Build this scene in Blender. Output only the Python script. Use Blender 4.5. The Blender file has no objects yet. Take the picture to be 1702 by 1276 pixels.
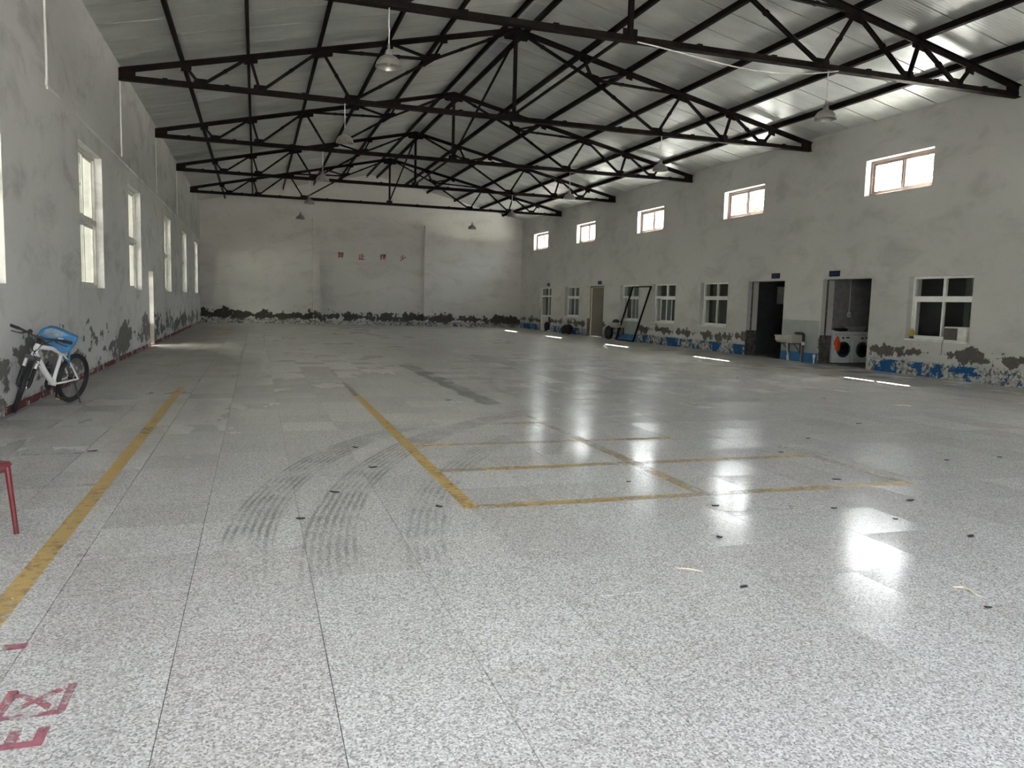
import bpy, bmesh, math, random
from mathutils import Vector, Matrix
random.seed(7)
S = bpy.context.scene
COL = S.collection
R = math.radians

# ------------------------------------------------------------------ camera, sky, sun, exposure
F_PX, YAW, PITCH, ROLL, EYE = 1300.66, 0.3175, 0.1030, 0.0278, 1.5
cam_d = bpy.data.cameras.new('camera'); cam = bpy.data.objects.new('camera', cam_d); COL.objects.link(cam)
cam_d.sensor_width = 36.0; cam_d.lens = 36.0 * F_PX / 1702.0
cam_d.clip_start = 0.05; cam_d.clip_end = 500
_f = Vector((math.sin(YAW) * math.cos(PITCH), math.cos(YAW) * math.cos(PITCH), -math.sin(PITCH)))
_r = Vector((math.cos(YAW), -math.sin(YAW), 0)); _u = _r.cross(_f)
_r2 = _r * math.cos(ROLL) + _u * math.sin(ROLL); _u2 = _u * math.cos(ROLL) - _r * math.sin(ROLL)
cam.matrix_world = Matrix(((_r2.x, _u2.x, -_f.x, 0), (_r2.y, _u2.y, -_f.y, 0), (_r2.z, _u2.z, -_f.z, EYE), (0, 0, 0, 1)))
S.camera = cam
CAM_F, CAM_R, CAM_U = _f.copy(), _r2.copy(), _u2.copy()

world = bpy.data.worlds.new('hazy_sky'); S.world = world; world.use_nodes = True
_bg = world.node_tree.nodes['Background']
SUN_DIR = Vector((0.520, 0.47, 1.0)).normalized()
_sky = world.node_tree.nodes.new('ShaderNodeTexSky'); _sky.sky_type = 'NISHITA'; _sky.sun_disc = False
_sky.sun_elevation = math.asin(SUN_DIR.z); _sky.sun_rotation = math.atan2(SUN_DIR.x, SUN_DIR.y); _sky.dust_density = 4.0
_hs = world.node_tree.nodes.new('ShaderNodeHueSaturation'); _hs.inputs['Saturation'].default_value = 0.30   # summer haze
world.node_tree.links.new(_sky.outputs[0], _hs.inputs['Color']); world.node_tree.links.new(_hs.outputs[0], _bg.inputs['Color'])
_bg.inputs['Strength'].default_value = 0.25
sun_d = bpy.data.lights.new('sun', 'SUN'); sun = bpy.data.objects.new('sun', sun_d); COL.objects.link(sun)
sun_d.energy = 11.0; sun_d.angle = R(0.6); sun_d.color = (1.0, 0.95, 0.86)
sun.rotation_euler = SUN_DIR.to_track_quat('Z', 'Y').to_euler(); sun.location = (40, 40, 60)
S.view_settings.view_transform = 'Standard'; S.view_settings.look = 'None'
S.view_settings.gamma = 1.0; S.view_settings.use_curve_mapping = False
S.view_settings.exposure = 4.5
S.cycles.max_bounces = 10; S.cycles.diffuse_bounces = 7; S.cycles.glossy_bounces = 4
S.cycles.transparent_max_bounces = 24; S.cycles.sample_clamp_indirect = 6.0

# ------------------------------------------------------------------ hall measures (metres)
XL, XR, YB, YF = -2.839, 15.443, 45.777, -2.80
XC = (XL + XR) / 2; HALF = (XR - XL) / 2; WT = 0.40
T1, BAY = 19.632, 6.577
EAVE = 6.50; RIDGE = 8.53; SLOPE = 0.222
def chord_z(x): return 8.36 - SLOPE * abs(x)
def roof_z(x): return chord_z(x) + 0.17

# ------------------------------------------------------------------ node helpers
class NT:
    def __init__(s, name):
        s.m = bpy.data.materials.new(name); s.m.use_nodes = True
        s.t = s.m.node_tree; s.t.nodes.clear()
        s.out = s.t.nodes.new('ShaderNodeOutputMaterial')
    def put(s, sock, v):
        if isinstance(v, bpy.types.NodeSocket): s.t.links.new(v, sock)
        elif isinstance(v, (tuple, list)) and len(v) == 3 and sock.type == 'RGBA': sock.default_value = (*v, 1)
        else: sock.default_value = v
    def node(s, typ, ins=None, **props):
        n = s.t.nodes.new(typ)
        for k, v in props.items(): setattr(n, k, v)
        for k, v in (ins or {}).items(): s.put(n.inputs[k], v)
        return n
    def pos(s): return s.node('ShaderNodeNewGeometry').outputs['Position']
    def xyz(s, v):
        n = s.node('ShaderNodeSeparateXYZ', {0: v}); return n.outputs
    def comb(s, x, y, z): return s.node('ShaderNodeCombineXYZ', {0: x, 1: y, 2: z}).outputs[0]
    def math(s, op, a, b=0.0, c=0.0, clamp=False):
        n = s.node('ShaderNodeMath', {0: a, 1: b, 2: c}, operation=op, use_clamp=clamp); return n.outputs[0]
    def add(s, a, b): return s.math('ADD', a, b)
    def sub(s, a, b): return s.math('SUBTRACT', a, b)
    def mul(s, a, b): return s.math('MULTIPLY', a, b)
    def scale(s, v, sc):
        sc = sc if isinstance(sc, tuple) else (sc, sc, sc)
        return s.node('ShaderNodeVectorMath', {0: v, 1: sc}, operation='MULTIPLY').outputs[0]
    def noise(s, v, scale=1.0, detail=4.0, rough=0.55, dist=0.0):
        n = s.node('ShaderNodeTexNoise', {'Vector': v, 'Scale': scale, 'Detail': detail, 'Roughness': rough, 'Distortion': dist})
        return n.outputs[0]
    def step(s, v, a, b):   # smooth 0..1 between a and b
        return s.node('ShaderNodeMapRange', {0: v, 1: a, 2: b, 3: 0.0, 4: 1.0}, interpolation_type='SMOOTHSTEP').outputs[0]
    def mix(s, f, a, b):
        n = s.node('ShaderNodeMix', data_type='RGBA')
        s.put(n.inputs[0], f); s.put(n.inputs[6], a); s.put(n.inputs[7], b); return n.outputs[2]
    def mixf(s, f, a, b):
        n = s.node('ShaderNodeMix', {0: f, 2: a, 3: b}); return n.outputs[0]
    def bump(s, h, strength=0.5, dist=0.01):
        return s.node('ShaderNodeBump', {'Height': h, 'Strength': strength, 'Distance': dist}).outputs[0]
    def principled(s, col, rough=0.6, metal=0.0, normal=None, spec=None):
        b = s.node('ShaderNodeBsdfPrincipled', {'Base Color': col, 'Roughness': rough, 'Metallic': metal})
        if normal is not None: s.put(b.inputs['Normal'], normal)
        if spec is not None: s.put(b.inputs['Specular IOR Level'], spec)
        return b.outputs[0]
    def done(s, sh): s.t.links.new(sh, s.out.inputs['Surface']); return s.m

def simple(name, col, rough=0.6, metal=0.0, var=0.15, scale=6.0, spec=None):
    n = NT(name); p = n.node('ShaderNodeTexCoord').outputs['Object']
    f = n.noise(p, scale, 5, 0.6)
    lo = tuple(max(0, c * (1 - var)) for c in col); hi = tuple(min(1, c * (1 + var)) for c in col)
    c = n.mix(n.step(f, 0.3, 0.7), lo, hi)
    return n.done(n.principled(c, rough, metal, n.bump(f, 0.06, 0.01), spec))

def painted(name, base, under, amount=0.62, scale=14.0, rough=0.45):     # chipped paint
    n = NT(name); p = n.node('ShaderNodeTexCoord').outputs['Object']
    f = n.noise(p, scale, 6, 0.65); k = n.step(f, amount, amount + 0.03)
    c = n.mix(k, n.mix(n.noise(p, 4, 3), tuple(x * .75 for x in base), base), under)
    return n.done(n.principled(c, n.mixf(k, rough, 0.85), 0.0, n.bump(n.sub(1.0, k), 0.3, 0.003)))

def plaster(name, base, dirt, band, band_h, zc, zw, peel_t, cement, stretch=(1, 1, 1), smudge=0.35, band_keep=0.5):
    n = NT(name); P = n.pos(); x, y, z = n.xyz(P)[0:3]
    big = n.noise(P, 0.30, 4, 0.5); mid = n.noise(n.scale(P, (0.8, 0.8, 1.5)), 0.95, 9, 0.66, 0.5); fine = n.noise(P, 26, 3, 0.6)
    c = n.mix(n.step(big, 0.3, 0.7), tuple(v * 0.90 for v in base), base)
    c = n.mix(n.mul(n.step(mid, 0.46, 0.72), smudge), c, dirt)
    c = n.mix(n.mul(n.step(fine, 0.55, 0.75), 0.08), c, dirt)
    pv = n.add(n.mul(n.noise(n.scale(P, stretch), 1.5, 8, 0.60, 0.2), 0.62), n.mul(n.noise(n.scale(P, stretch), 5.5, 7, 0.62), 0.38))
    hz = n.sub(1.0, n.math('DIVIDE', n.math('ABSOLUTE', n.sub(z, zc)), zw))    # 1 at the middle of the damp zone, 0 at its edges
    val = n.add(pv, n.mul(n.math('MAXIMUM', hz, -1.0), 0.26))
    peel = n.step(val, peel_t, peel_t + 0.025)
    cem = n.mix(n.noise(P, 9, 6, 0.7), tuple(v * 0.55 for v in cement), tuple(v * 1.35 for v in cement))
    fl = n.noise(P, 5.5, 8, 0.7); flake = n.noise(P, 13, 6, 0.7)
    low = n.step(n.add(z, n.mul(fl, 0.12)), band_h + 0.14, band_h + 0.02)   # flaky zone at the foot
    foot = n.mul(low, n.step(flake, 0.47, 0.51))
    c2 = n.mix(foot, n.mix(peel, c, cem), n.mix(n.step(fl, 0.45, 0.6), cem, tuple(v * 0.80 for v in base)))
    inband = n.math('LESS_THAN', z, band_h)
    bmask = n.mul(inband, n.step(n.add(n.mul(n.noise(P, 1.6, 6, 0.6, 0.3), 0.6), n.mul(n.noise(P, 7, 6, 0.65), 0.4)), band_keep, band_keep + 0.02))
    bcol = n.mix(n.noise(P, 3, 4), tuple(v * 0.7 for v in band), band)
    c3 = n.mix(bmask, c2, bcol)
    hgt = n.add(n.mul(n.sub(1.0, peel), 0.8), n.mul(fine, 0.15))
    return n.done(n.principled(c3, 0.85, 0.0, n.bump(hgt, 0.45, 0.012), 0.25))

# ------------------------------------------------------------------ materials
M = {}
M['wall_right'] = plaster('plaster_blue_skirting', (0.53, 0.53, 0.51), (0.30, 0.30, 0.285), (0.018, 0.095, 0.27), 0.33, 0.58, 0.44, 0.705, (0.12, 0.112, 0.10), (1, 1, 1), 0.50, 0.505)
M['wall_back'] = plaster('plaster_crumbling_foot', (0.635, 0.62, 0.605), (0.41, 0.40, 0.385), (0.05, 0.14, 0.30), 0.22, 0.44, 0.55, 0.66, (0.085, 0.08, 0.07), (1, 1, 1), 0.50, 0.58)
M['wall_left'] = plaster('plaster_damp_stained', (0.69, 0.685, 0.68), (0.335, 0.33, 0.325), (0.20, 0.06, 0.065), 0.10, 0.42, 0.95, 0.70, (0.19, 0.185, 0.175), (1, 0.42, 0.9), 0.60, 0.46)
M['wall_plain'] = plaster('plaster_plain', (0.60, 0.59, 0.55), (0.34, 0.33, 0.30), (0.03, 0.13, 0.36), 0.3, 0.5, 0.4, 0.74, (0.13, 0.12, 0.1))
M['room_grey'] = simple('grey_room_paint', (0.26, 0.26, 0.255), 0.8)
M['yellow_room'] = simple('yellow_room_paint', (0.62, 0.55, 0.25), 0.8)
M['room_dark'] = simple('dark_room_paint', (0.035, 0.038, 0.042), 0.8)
M['cement'] = simple('bare_cement', (0.09, 0.085, 0.078), 0.9, 0, 0.5, 9)
M['dado_grey'] = simple('grey_dado_paint', (0.30, 0.32, 0.31), 0.5, 0, 0.08, 3)
M['dado_blue'] = simple('blue_dado_paint', (0.03, 0.14, 0.33), 0.5, 0, 0.2, 3)
M['pvc'] = simple('white_pvc', (0.72, 0.73, 0.71), 0.35, 0, 0.06, 3)
M['pvc_dirty'] = simple('dusty_pvc', (0.62, 0.62, 0.58), 0.5, 0, 0.15, 5)
M['frame_brown'] = simple('brown_window_frame', (0.17, 0.125, 0.11), 0.6, 0, 0.1, 3)
M['black'] = simple('black_plastic', (0.012, 0.012, 0.013), 0.45)
M['rubber'] = simple('tyre_rubber', (0.018, 0.018, 0.019), 0.75)
M['bike_white'] = simple('white_bike_lacquer', (0.80, 0.80, 0.79), 0.22, 0, 0.04, 3)
M['chrome'] = simple('bright_metal', (0.62, 0.62, 0.62), 0.25, 1.0)
M['dark_metal'] = simple('dark_metal', (0.06, 0.06, 0.06), 0.4, 0.9)
M['amber'] = simple('amber_reflector', (0.85, 0.40, 0.06), 0.25)
M['red_paint'] = painted('chipped_red_paint', (0.16, 0.016, 0.022), (0.09, 0.085, 0.09), 0.60, 20)
M['lamp'] = simple('dusty_enamel', (0.30, 0.29, 0.27), 0.32, 0.4, 0.15, 5)
M['lamp_in'] = simple('lamp_reflector', (0.78, 0.78, 0.76), 0.3, 0.2)
M['bulb'] = simple('lamp_bulb', (0.85, 0.85, 0.83), 0.15)
M['cord'] = simple('white_cord', (0.62, 0.61, 0.58), 0.6)
M['sign'] = simple('blue_sign', (0.004, 0.007, 0.035), 0.7)
M['sign_print'] = simple('pale_print', (0.02, 0.03, 0.09), 0.7)
M['red_letter'] = painted('red_lettering', (0.24, 0.006, 0.02), (0.42, 0.36, 0.34), 0.80, 20)
M['washer'] = simple('washer_white', (0.70, 0.71, 0.72), 0.35, 0, 0.05)
M['washer_glass'] = simple('washer_door_glass', (0.012, 0.013, 0.018), 0.08)
M['orange'] = simple('orange_cloth', (0.75, 0.09, 0.02), 0.8)
M['dark_cloth'] = simple('dark_cloth', (0.02, 0.02, 0.022), 0.9)
M['basin_plastic'] = simple('grey_plastic', (0.30, 0.31, 0.32), 0.3)
M['sink'] = painted('stained_sink', (0.46, 0.43, 0.38), (0.25, 0.22, 0.18), 0.62, 9)
M['bag_blue'] = simple('blue_nylon', (0.035, 0.18, 0.40), 0.55, 0, 0.25, 7)
M['bag_grey'] = simple('faded_blue_print', (0.19, 0.27, 0.33), 0.6, 0, 0.3, 14)
M['sack'] = simple('dark_maroon_sack', (0.018, 0.009, 0.008), 0.9, 0, 0.4, 12)
M['yellow'] = simple('yellow_plastic', (0.50, 0.33, 0.04), 0.4)
M['curtain'] = simple('grey_curtain', (0.085, 0.09, 0.09), 0.9)
M['fold_door'] = simple('beige_folding_door', (0.13, 0.118, 0.088), 0.5, 0, 0.08)
M['door_edge'] = simple('pale_yellow_edge', (0.85, 0.80, 0.42), 0.5, 0, 0.05)  # bright yellow imitates light in the gap beside the folding door
M['grille'] = simple('air_conditioner_grille', (0.08, 0.08, 0.075), 0.6)
M['ac'] = simple('air_conditioner_case', (0.58, 0.57, 0.52), 0.45)
M['litter'] = simple('dry_leaf_litter', (0.03, 0.027, 0.022), 0.9)
M['straw'] = simple('pale_straw', (0.62, 0.56, 0.42), 0.8)
M['gate'] = simple('gate_steel', (0.20, 0.24, 0.27), 0.5)
M['ground'] = simple('pale_yard_concrete', (0.42, 0.40, 0.36), 0.9, 0, 0.15, 0.4)
M['neighbour'] = simple('pale_green_render', (0.46, 0.47, 0.43), 0.9, 0, 0.2, 0.5)  # for the added wall that cuts light at the left windows
M['annex_roof'] = simple('pale_roof_sheet', (0.55, 0.55, 0.54), 0.6)
M['bark'] = simple('tree_bark', (0.10, 0.075, 0.05), 0.9)
M['paper'] = simple('white_paper', (0.6, 0.62, 0.64), 0.7)

n = NT('window_glass')
_tr = n.node('ShaderNodeBsdfTransparent', {'Color': (0.93, 0.95, 0.94)}); _gl = n.node('ShaderNodeBsdfGlossy', {'Roughness': 0.03, 'Color': (1, 1, 1)})
_fr = n.node('ShaderNodeLayerWeight', {'Blend': 0.5}); _fz = n.add(n.mul(n.math('POWER', _fr.outputs['Facing'], 5.0), 0.9), 0.035)
M['glass'] = n.done(n.node('ShaderNodeMixShader', {0: _fz, 1: _tr.outputs[0], 2: _gl.outputs[0]}).outputs[0])

n = NT('tree_leaves')
_v = n.node('ShaderNodeNewGeometry').outputs['Random Per Island']
_c = n.mix(_v, (0.12, 0.18, 0.09), (0.24, 0.31, 0.18))
_d = n.node('ShaderNodeBsdfDiffuse', {'Color': _c}); _t = n.node('ShaderNodeBsdfTranslucent', {'Color': _c})
M['leaf'] = n.done(n.node('ShaderNodeMixShader', {0: 0.5, 1: _d.outputs[0], 2: _t.outputs[0]}).outputs[0])

# dark rusty steel of the roof
n = NT('rusty_black_steel'); _p = n.pos(); _f = n.noise(_p, 5, 7, 0.65)
_c = n.mix(n.step(_f, 0.42, 0.70), (0.0035, 0.0032, 0.0031), (0.017, 0.0085, 0.006))
M['steel'] = n.done(n.principled(_c, n.mixf(_f, 0.55, 0.75), 0.0, n.bump(_f, 0.1, 0.004), 0.12))

# ribbed underside of the roof sheets
n = NT('roof_sheet_underside'); _p = n.pos(); _x, _y, _z = n.xyz(_p)[0:3]
_rib = n.math('SINE', n.mul(_y, 2 * math.pi / 0.083)); _rib = n.step(_rib, -0.4, 0.5)
_g = n.noise(n.scale(_p, (0.5, 1.2, 0.5)), 1.4, 6, 0.6)
_c = n.mix(n.step(_g, 0.35, 0.7), (0.44, 0.455, 0.45), (0.56, 0.57, 0.56))
_h = n.add(_rib, n.mul(n.noise(n.scale(_p, (0.35, 2.2, 0.35)), 1.1, 3), 1.3))
M['roof'] = n.done(n.principled(_c, n.mixf(_g, 0.32, 0.44), 0.25, n.bump(_h, 0.75, 0.006), 0.5))

# terrazzo floor
TILE, TX, TY = 0.607, 0.275, 0.545
n = NT('dusty_terrazzo'); _p = n.pos(); _x, _y, _z = n.xyz(_p)[0:3]
_ix = n.math('FLOOR', n.math('DIVIDE', n.sub(_x, TX), TILE)); _iy = n.math('FLOOR', n.math('DIVIDE', n.sub(_y, TY), TILE))
_wn = n.node('ShaderNodeTexWhiteNoise', {'Vector': n.comb(_ix, _iy, 0.0)}, noise_dimensions='3D')
_tv = _wn.outputs['Value']; _tc = n.xyz(_wn.outputs['Color'])
_flat = n.comb(_x, _y, 0.0)
_vor = n.node('ShaderNodeTexVoronoi', {'Vector': n.add(0, 0) if False else _flat, 'Scale': 125.0, 'Randomness': 1.0}, feature='F1')
_vc = n.xyz(_vor.outputs['Color'])
_vor2 = n.node('ShaderNodeTexVoronoi', {'Vector': _flat, 'Scale': 260.0}, feature='F1'); _vc2 = n.xyz(_vor2.outputs['Color'])
_chip = n.mix(n.step(_vc[0], 0.30, 0.42), (0.30, 0.29, 0.285), (0.60, 0.595, 0.59))
_chip = n.mix(n.step(_vc[1], 0.66, 0.72), _chip, (0.82, 0.82, 0.815))
_chip = n.mix(n.mul(n.step(_vc[2], 0.80, 0.86), 0.55), _chip, (0.30, 0.245, 0.235))
_chip = n.mix(n.mul(n.step(_vc2[0], 0.62, 0.7), 0.5), _chip, (0.68, 0.68, 0.675))
_tint = n.mix(_tc[1], (0.92, 0.90, 0.89), (1.0, 1.01, 1.0))
_chip = n.node('ShaderNodeMix', {0: 1.0, 6: _chip, 7: _tint}, data_type='RGBA', blend_type='MULTIPLY').outputs[2]
_d1 = n.noise(n.scale(_flat, (1.0, 0.55, 1)), 0.34, 7, 0.6, 0.4)
_d2 = n.noise(n.scale(_flat, (1.0, 0.35, 1)), 2.1, 8, 0.7)
_far = n.step(_y, 6.0, 24.0); _left = n.step(_x, 0.9, -1.6)
_dust = n.math('ADD', n.mul(n.step(n.add(n.mul(_d1, 0.6), n.mul(_d2, 0.4)), 0.25, 0.85), 0.60), n.add(n.mul(_far, 0.42), n.mul(_left, 0.25)), 0, True)
_dust = n.mul(_dust, n.mixf(n.step(_y, 3.0, 10.0), 0.30, 1.0))
_dcol = n.mix(_d2, (0.33, 0.315, 0.285), (0.48, 0.465, 0.43))
_col = n.mix(_dust, _chip, _dcol)
_col = n.mix(n.mul(_left, n.mul(n.step(_d2, 0.45, 0.7), 0.35)), _col, (0.30, 0.26, 0.22))
def arc_mask(cx, cy, r0, w, freq, y0, y1, seed):
    dx = n.sub(_x, cx); dy = n.sub(_y, cy)
    r = n.math('SQRT', n.add(n.mul(dx, dx), n.mul(dy, dy)))
    off = n.sub(r, r0)
    band = n.sub(1.0, n.step(n.math('ABSOLUTE', off), w * 0.75, w))
    tread = n.step(n.math('SINE', n.add(n.mul(off, freq), n.mul(n.noise(_flat, 2.0, 5), 5.0))), -0.6, 0.7)
    gate = n.mul(n.step(_y, y0 - 0.7, y0 + 0.6), n.sub(1.0, n.step(_y, y1 - 0.8, y1 + 0.5)))
    gate = n.mul(gate, n.math('LESS_THAN', _x, cx))
    nz = n.step(n.noise(n.scale(_flat, (1.3, 0.9, 1)), 1.7 + seed, 6, 0.6), 0.30, 0.62)
    return n.mul(n.mul(band, n.mixf(tread, 0.25, 1.0)), n.mul(gate, nz))
_tm = n.math('MAXIMUM', arc_mask(8.163, 3.884, 7.80, 0.20, 125.0, 4.3, 10.4, 0.0), arc_mask(6.710, 4.543, 6.78, 0.18, 125.0, 4.6, 9.2, 0.3))
_tm = n.math('MAXIMUM', _tm, n.mul(arc_mask(8.6, 3.2, 7.75, 0.17, 115.0, 4.2, 8.8, 0.6), 0.6))
_tm = n.math('MAXIMUM', _tm, n.mul(arc_mask(-6.5, 10.5, 0.1, 0.1, 50.0, 3, 9, 0.9), 0.0))
_col = n.mix(n.mul(_tm, 0.50), _col, (0.075, 0.073, 0.068))
# long grey cement patch and grime
_sx = n.add(_x, n.mul(n.noise(_flat, 1.5, 4), 0.35)); _patch = n.mul(n.mul(n.step(_sx, 3.30, 3.36), n.sub(1.0, n.step(_sx, 3.62, 3.68))), n.mul(n.step(_y, 10.9, 11.1), n.sub(1.0, n.step(_y, 17.6, 18.6))))
_col = n.mix(n.mul(_patch, 0.62), _col, (0.12, 0.12, 0.115))
_gr = n.mul(n.step(n.noise(n.scale(_flat, (1.0, 0.5, 1)), 0.7, 8, 0.72), 0.52, 0.80), n.step(_y, 3.0, 8.0))
_col = n.mix(n.mul(_gr, 0.22), _col, (0.13, 0.125, 0.115))
_spot = n.step(n.noise(_flat, 7.0, 4, 0.6), 0.72, 0.76); _col = n.mix(n.mul(_spot, 0.6), _col, (0.10, 0.095, 0.09))
_scr = n.step(n.noise(n.scale(n.node('ShaderNodeVectorRotate', {'Vector': _flat, 'Angle': 0.6}, rotation_type='Z_AXIS').outputs[0], (0.5, 14, 1)), 1.2, 5, 0.6), 0.66, 0.72)
_col = n.mix(n.mul(_scr, 0.10), _col, (0.52, 0.52, 0.5))
_pol = n.mul(n.step(_tv, 0.15, 0.9), 0.06)
_rgh = n.add(n.mixf(_dust, 0.10, 0.40), _pol)
_nrm = n.bump(n.add(n.noise(_flat, 2.2, 3), n.mul(_d2, 0.3)), 0.05, 0.006)
M['terrazzo'] = n.done(n.principled(_col, _rgh, 0.0, _nrm, n.mul(n.mul(n.mixf(_dust, 0.15, 0.02), n.mixf(n.step(_tv, 0.25, 0.75), 0.12, 1.0)), n.mixf(n.step(_vc2[1], 0.2, 0.6), 0.25, 1.0))))
M['seam'] = simple('dark_panel_seam', (0.03, 0.03, 0.03), 0.8)
n = NT('dirty_joint'); _jp = n.pos(); _jx, _jy, _jz = n.xyz(_jp)[0:3]
_jc = n.mix(n.step(n.add(_jx, n.mul(n.noise(_jp, 0.8, 4), 3.0)), 1.5, 4.5), (0.34, 0.33, 0.32), (0.035, 0.033, 0.03))
M['joint'] = n.done(n.principled(_jc, 0.9))

def floor_paint(name, col, wear):
    n = NT(name); p = n.pos(); x, y, z = n.xyz(p)[0:3]; fl = n.comb(x, y, 0.0)
    f = n.add(n.mul(n.noise(n.scale(fl, (1, 0.6, 1)), 1.0, 8, 0.7), 0.6), n.mul(n.noise(fl, 16, 5, 0.7), 0.4))
    k = n.step(f, wear - 0.09, wear + 0.12)
    c = n.mix(n.noise(fl, 5, 5, 0.6), tuple(v * 0.72 for v in col), col)
    b = n.principled(c, 0.45, 0.0, None, 0.4); t = n.node('ShaderNodeBsdfTransparent').outputs[0]
    return n.done(n.node('ShaderNodeMixShader', {0: n.math('MAXIMUM', k, 0.10), 1: b, 2: t}).outputs[0])
M['line_strong'] = floor_paint('yellow_line_paint', (0.70, 0.48, 0.17), 0.56)
M['line_mid'] = floor_paint('worn_yellow_line_paint', (0.62, 0.44, 0.18), 0.50)
M['line_faint'] = floor_paint('faded_yellow_line_paint', (0.55, 0.42, 0.22), 0.41)
M['red_floor'] = floor_paint('worn_red_floor_paint', (0.55, 0.17, 0.22), 0.50)
M['red_faint'] = floor_paint('faded_red_floor_paint', (0.42, 0.12, 0.15), 0.44)

# ------------------------------------------------------------------ mesh helpers
class MB:
    def __init__(s): s.v = []; s.f = []
    def add(s, vs, fs):
        o = len(s.v); s.v += [tuple(v) for v in vs]; s.f += [tuple(i + o for i in f) for f in fs]; return s
    def box(s, x0, x1, y0, y1, z0, z1):
        return s.add([(x0, y0, z0), (x1, y0, z0), (x1, y1, z0), (x0, y1, z0), (x0, y0, z1), (x1, y0, z1), (x1, y1, z1), (x0, y1, z1)],
                     [(0, 3, 2, 1), (4, 5, 6, 7), (0, 1, 5, 4), (1, 2, 6, 5), (2, 3, 7, 6), (3, 0, 4, 7)])
    def bar(s, a, b, w, h, up=(0, 0, 1)):
        a = Vector(a); b = Vector(b); d = (b - a).normalized(); side = d.cross(Vector(up))
        if side.length < 1e-4: side = d.cross(Vector((0, 1, 0)))
        side.normalize(); u = side.cross(d)
        q = [side * (i * w / 2) + u * (j * h / 2) for i, j in ((-1, -1), (1, -1), (1, 1), (-1, 1))]
        return s.add([a + k for k in q] + [b + k for k in q], [(3, 2, 1, 0), (4, 5, 6, 7), (0, 1, 5, 4), (1, 2, 6, 5), (2, 3, 7, 6), (3, 0, 4, 7)])
    def tube(s, pts, r, n=8, closed=False):
        pts = [Vector(p) for p in pts]; m = len(pts); rs = r if isinstance(r, (list, tuple)) else [r] * m
        rings = []; prev = None
        for i, p in enumerate(pts):
            t = (pts[(i + 1) % m] - pts[i - 1]) if closed else (pts[min(i + 1, m - 1)] - pts[max(i - 1, 0)])
            t.normalize()
            if prev is None:
                a = Vector((0, 0, 1)) if abs(t.z) < 0.9 else Vector((1, 0, 0)); nn = t.cross(a).normalized()
            else:
                nn = prev - t * prev.dot(t); nn.normalize()
            prev = nn; bb = t.cross(nn)
            rings.append([p + (nn * math.cos(2 * math.pi * k / n) + bb * math.sin(2 * math.pi * k / n)) * rs[i] for k in range(n)])
        vs = [v for rg in rings for v in rg]; fs = []
        for i in range(m if closed else m - 1):
            j = (i + 1) % m
            for k in range(n): fs.append((i * n + k, i * n + (k + 1) % n, j * n + (k + 1) % n, j * n + k))
        if not closed: fs += [tuple(range(n - 1, -1, -1)), tuple((m - 1) * n + k for k in range(n))]
        return s.add(vs, fs)
    def prism(s, poly, vec):
        poly = [Vector(p) for p in poly]; vec = Vector(vec); k = len(poly)
        return s.add(poly + [p + vec for p in poly], [tuple(range(k - 1, -1, -1)), tuple(range(k, 2 * k))] + [(i, (i + 1) % k, k + (i + 1) % k, k + i) for i in range(k)])
    def lathe(s, prof, n=24, o=(0, 0, 0), ax='z', cap=True):
        o = Vector(o); vs = []
        for r, h in prof:
            for k in range(n):
                a = 2 * math.pi * k / n; c, t = r * math.cos(a), r * math.sin(a)
                vs.append(o + (Vector((c, t, h)) if ax == 'z' else Vector((h, c, t)) if ax == 'x' else Vector((t, h, c))))
        fs = [(i * n + k, i * n + (k + 1) % n, (i + 1) * n + (k + 1) % n, (i + 1) * n + k) for i in range(len(prof) - 1) for k in range(n)]
        if cap: fs += [tuple(range(n - 1, -1, -1)), tuple((len(prof) - 1) * n + k for k in range(n))]
        return s.add(vs, fs)
    def xf(s, m):
        s.v = [tuple(m @ Vector(v)) for v in s.v]; return s
    def mesh(s, name, mat, smooth=False):
        me = bpy.data.meshes.new(name); me.from_pydata(s.v, [], s.f)
        bm = bmesh.new(); bm.from_mesh(me); bmesh.ops.recalc_face_normals(bm, faces=bm.faces); bm.to_mesh(me); bm.free()
        if smooth:
            for p in me.polygons: p.use_smooth = True
            me.set_sharp_from_angle(angle=R(38))
        me.materials.append(M[mat] if isinstance(mat, str) else mat); me.update(); return me
    def build(s, name, mat, parent=None, smooth=False):
        return link(name, s.mesh(name, mat, smooth), parent)
def link(name, me, parent=None):
    o = bpy.data.objects.new(name, me); COL.objects.link(o)
    if parent is not None: o.parent = parent
    return o
def empty(name, loc=(0, 0, 0), rz=0.0):
    o = bpy.data.objects.new(name, None); COL.objects.link(o); o.location = loc; o.rotation_euler = (0, 0, rz); o.empty_display_size = 0.2
    return o
def tag(o, label=None, cat=None, group=None, kind=None):
    if label: o['label'] = label
    if cat: o['category'] = cat
    if group: o['group'] = group
    if kind: o['kind'] = kind
    return o
def struct(o, label=None): return tag(o, label, None, None, 'structure')
def copy_tree(o, parent=None):
    c = o.copy(); COL.objects.link(c)
    if parent is not None: c.parent = parent
    for ch in list(o.children): copy_tree(ch, c)
    return c
def B(*a): return MB().box(*a)

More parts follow.
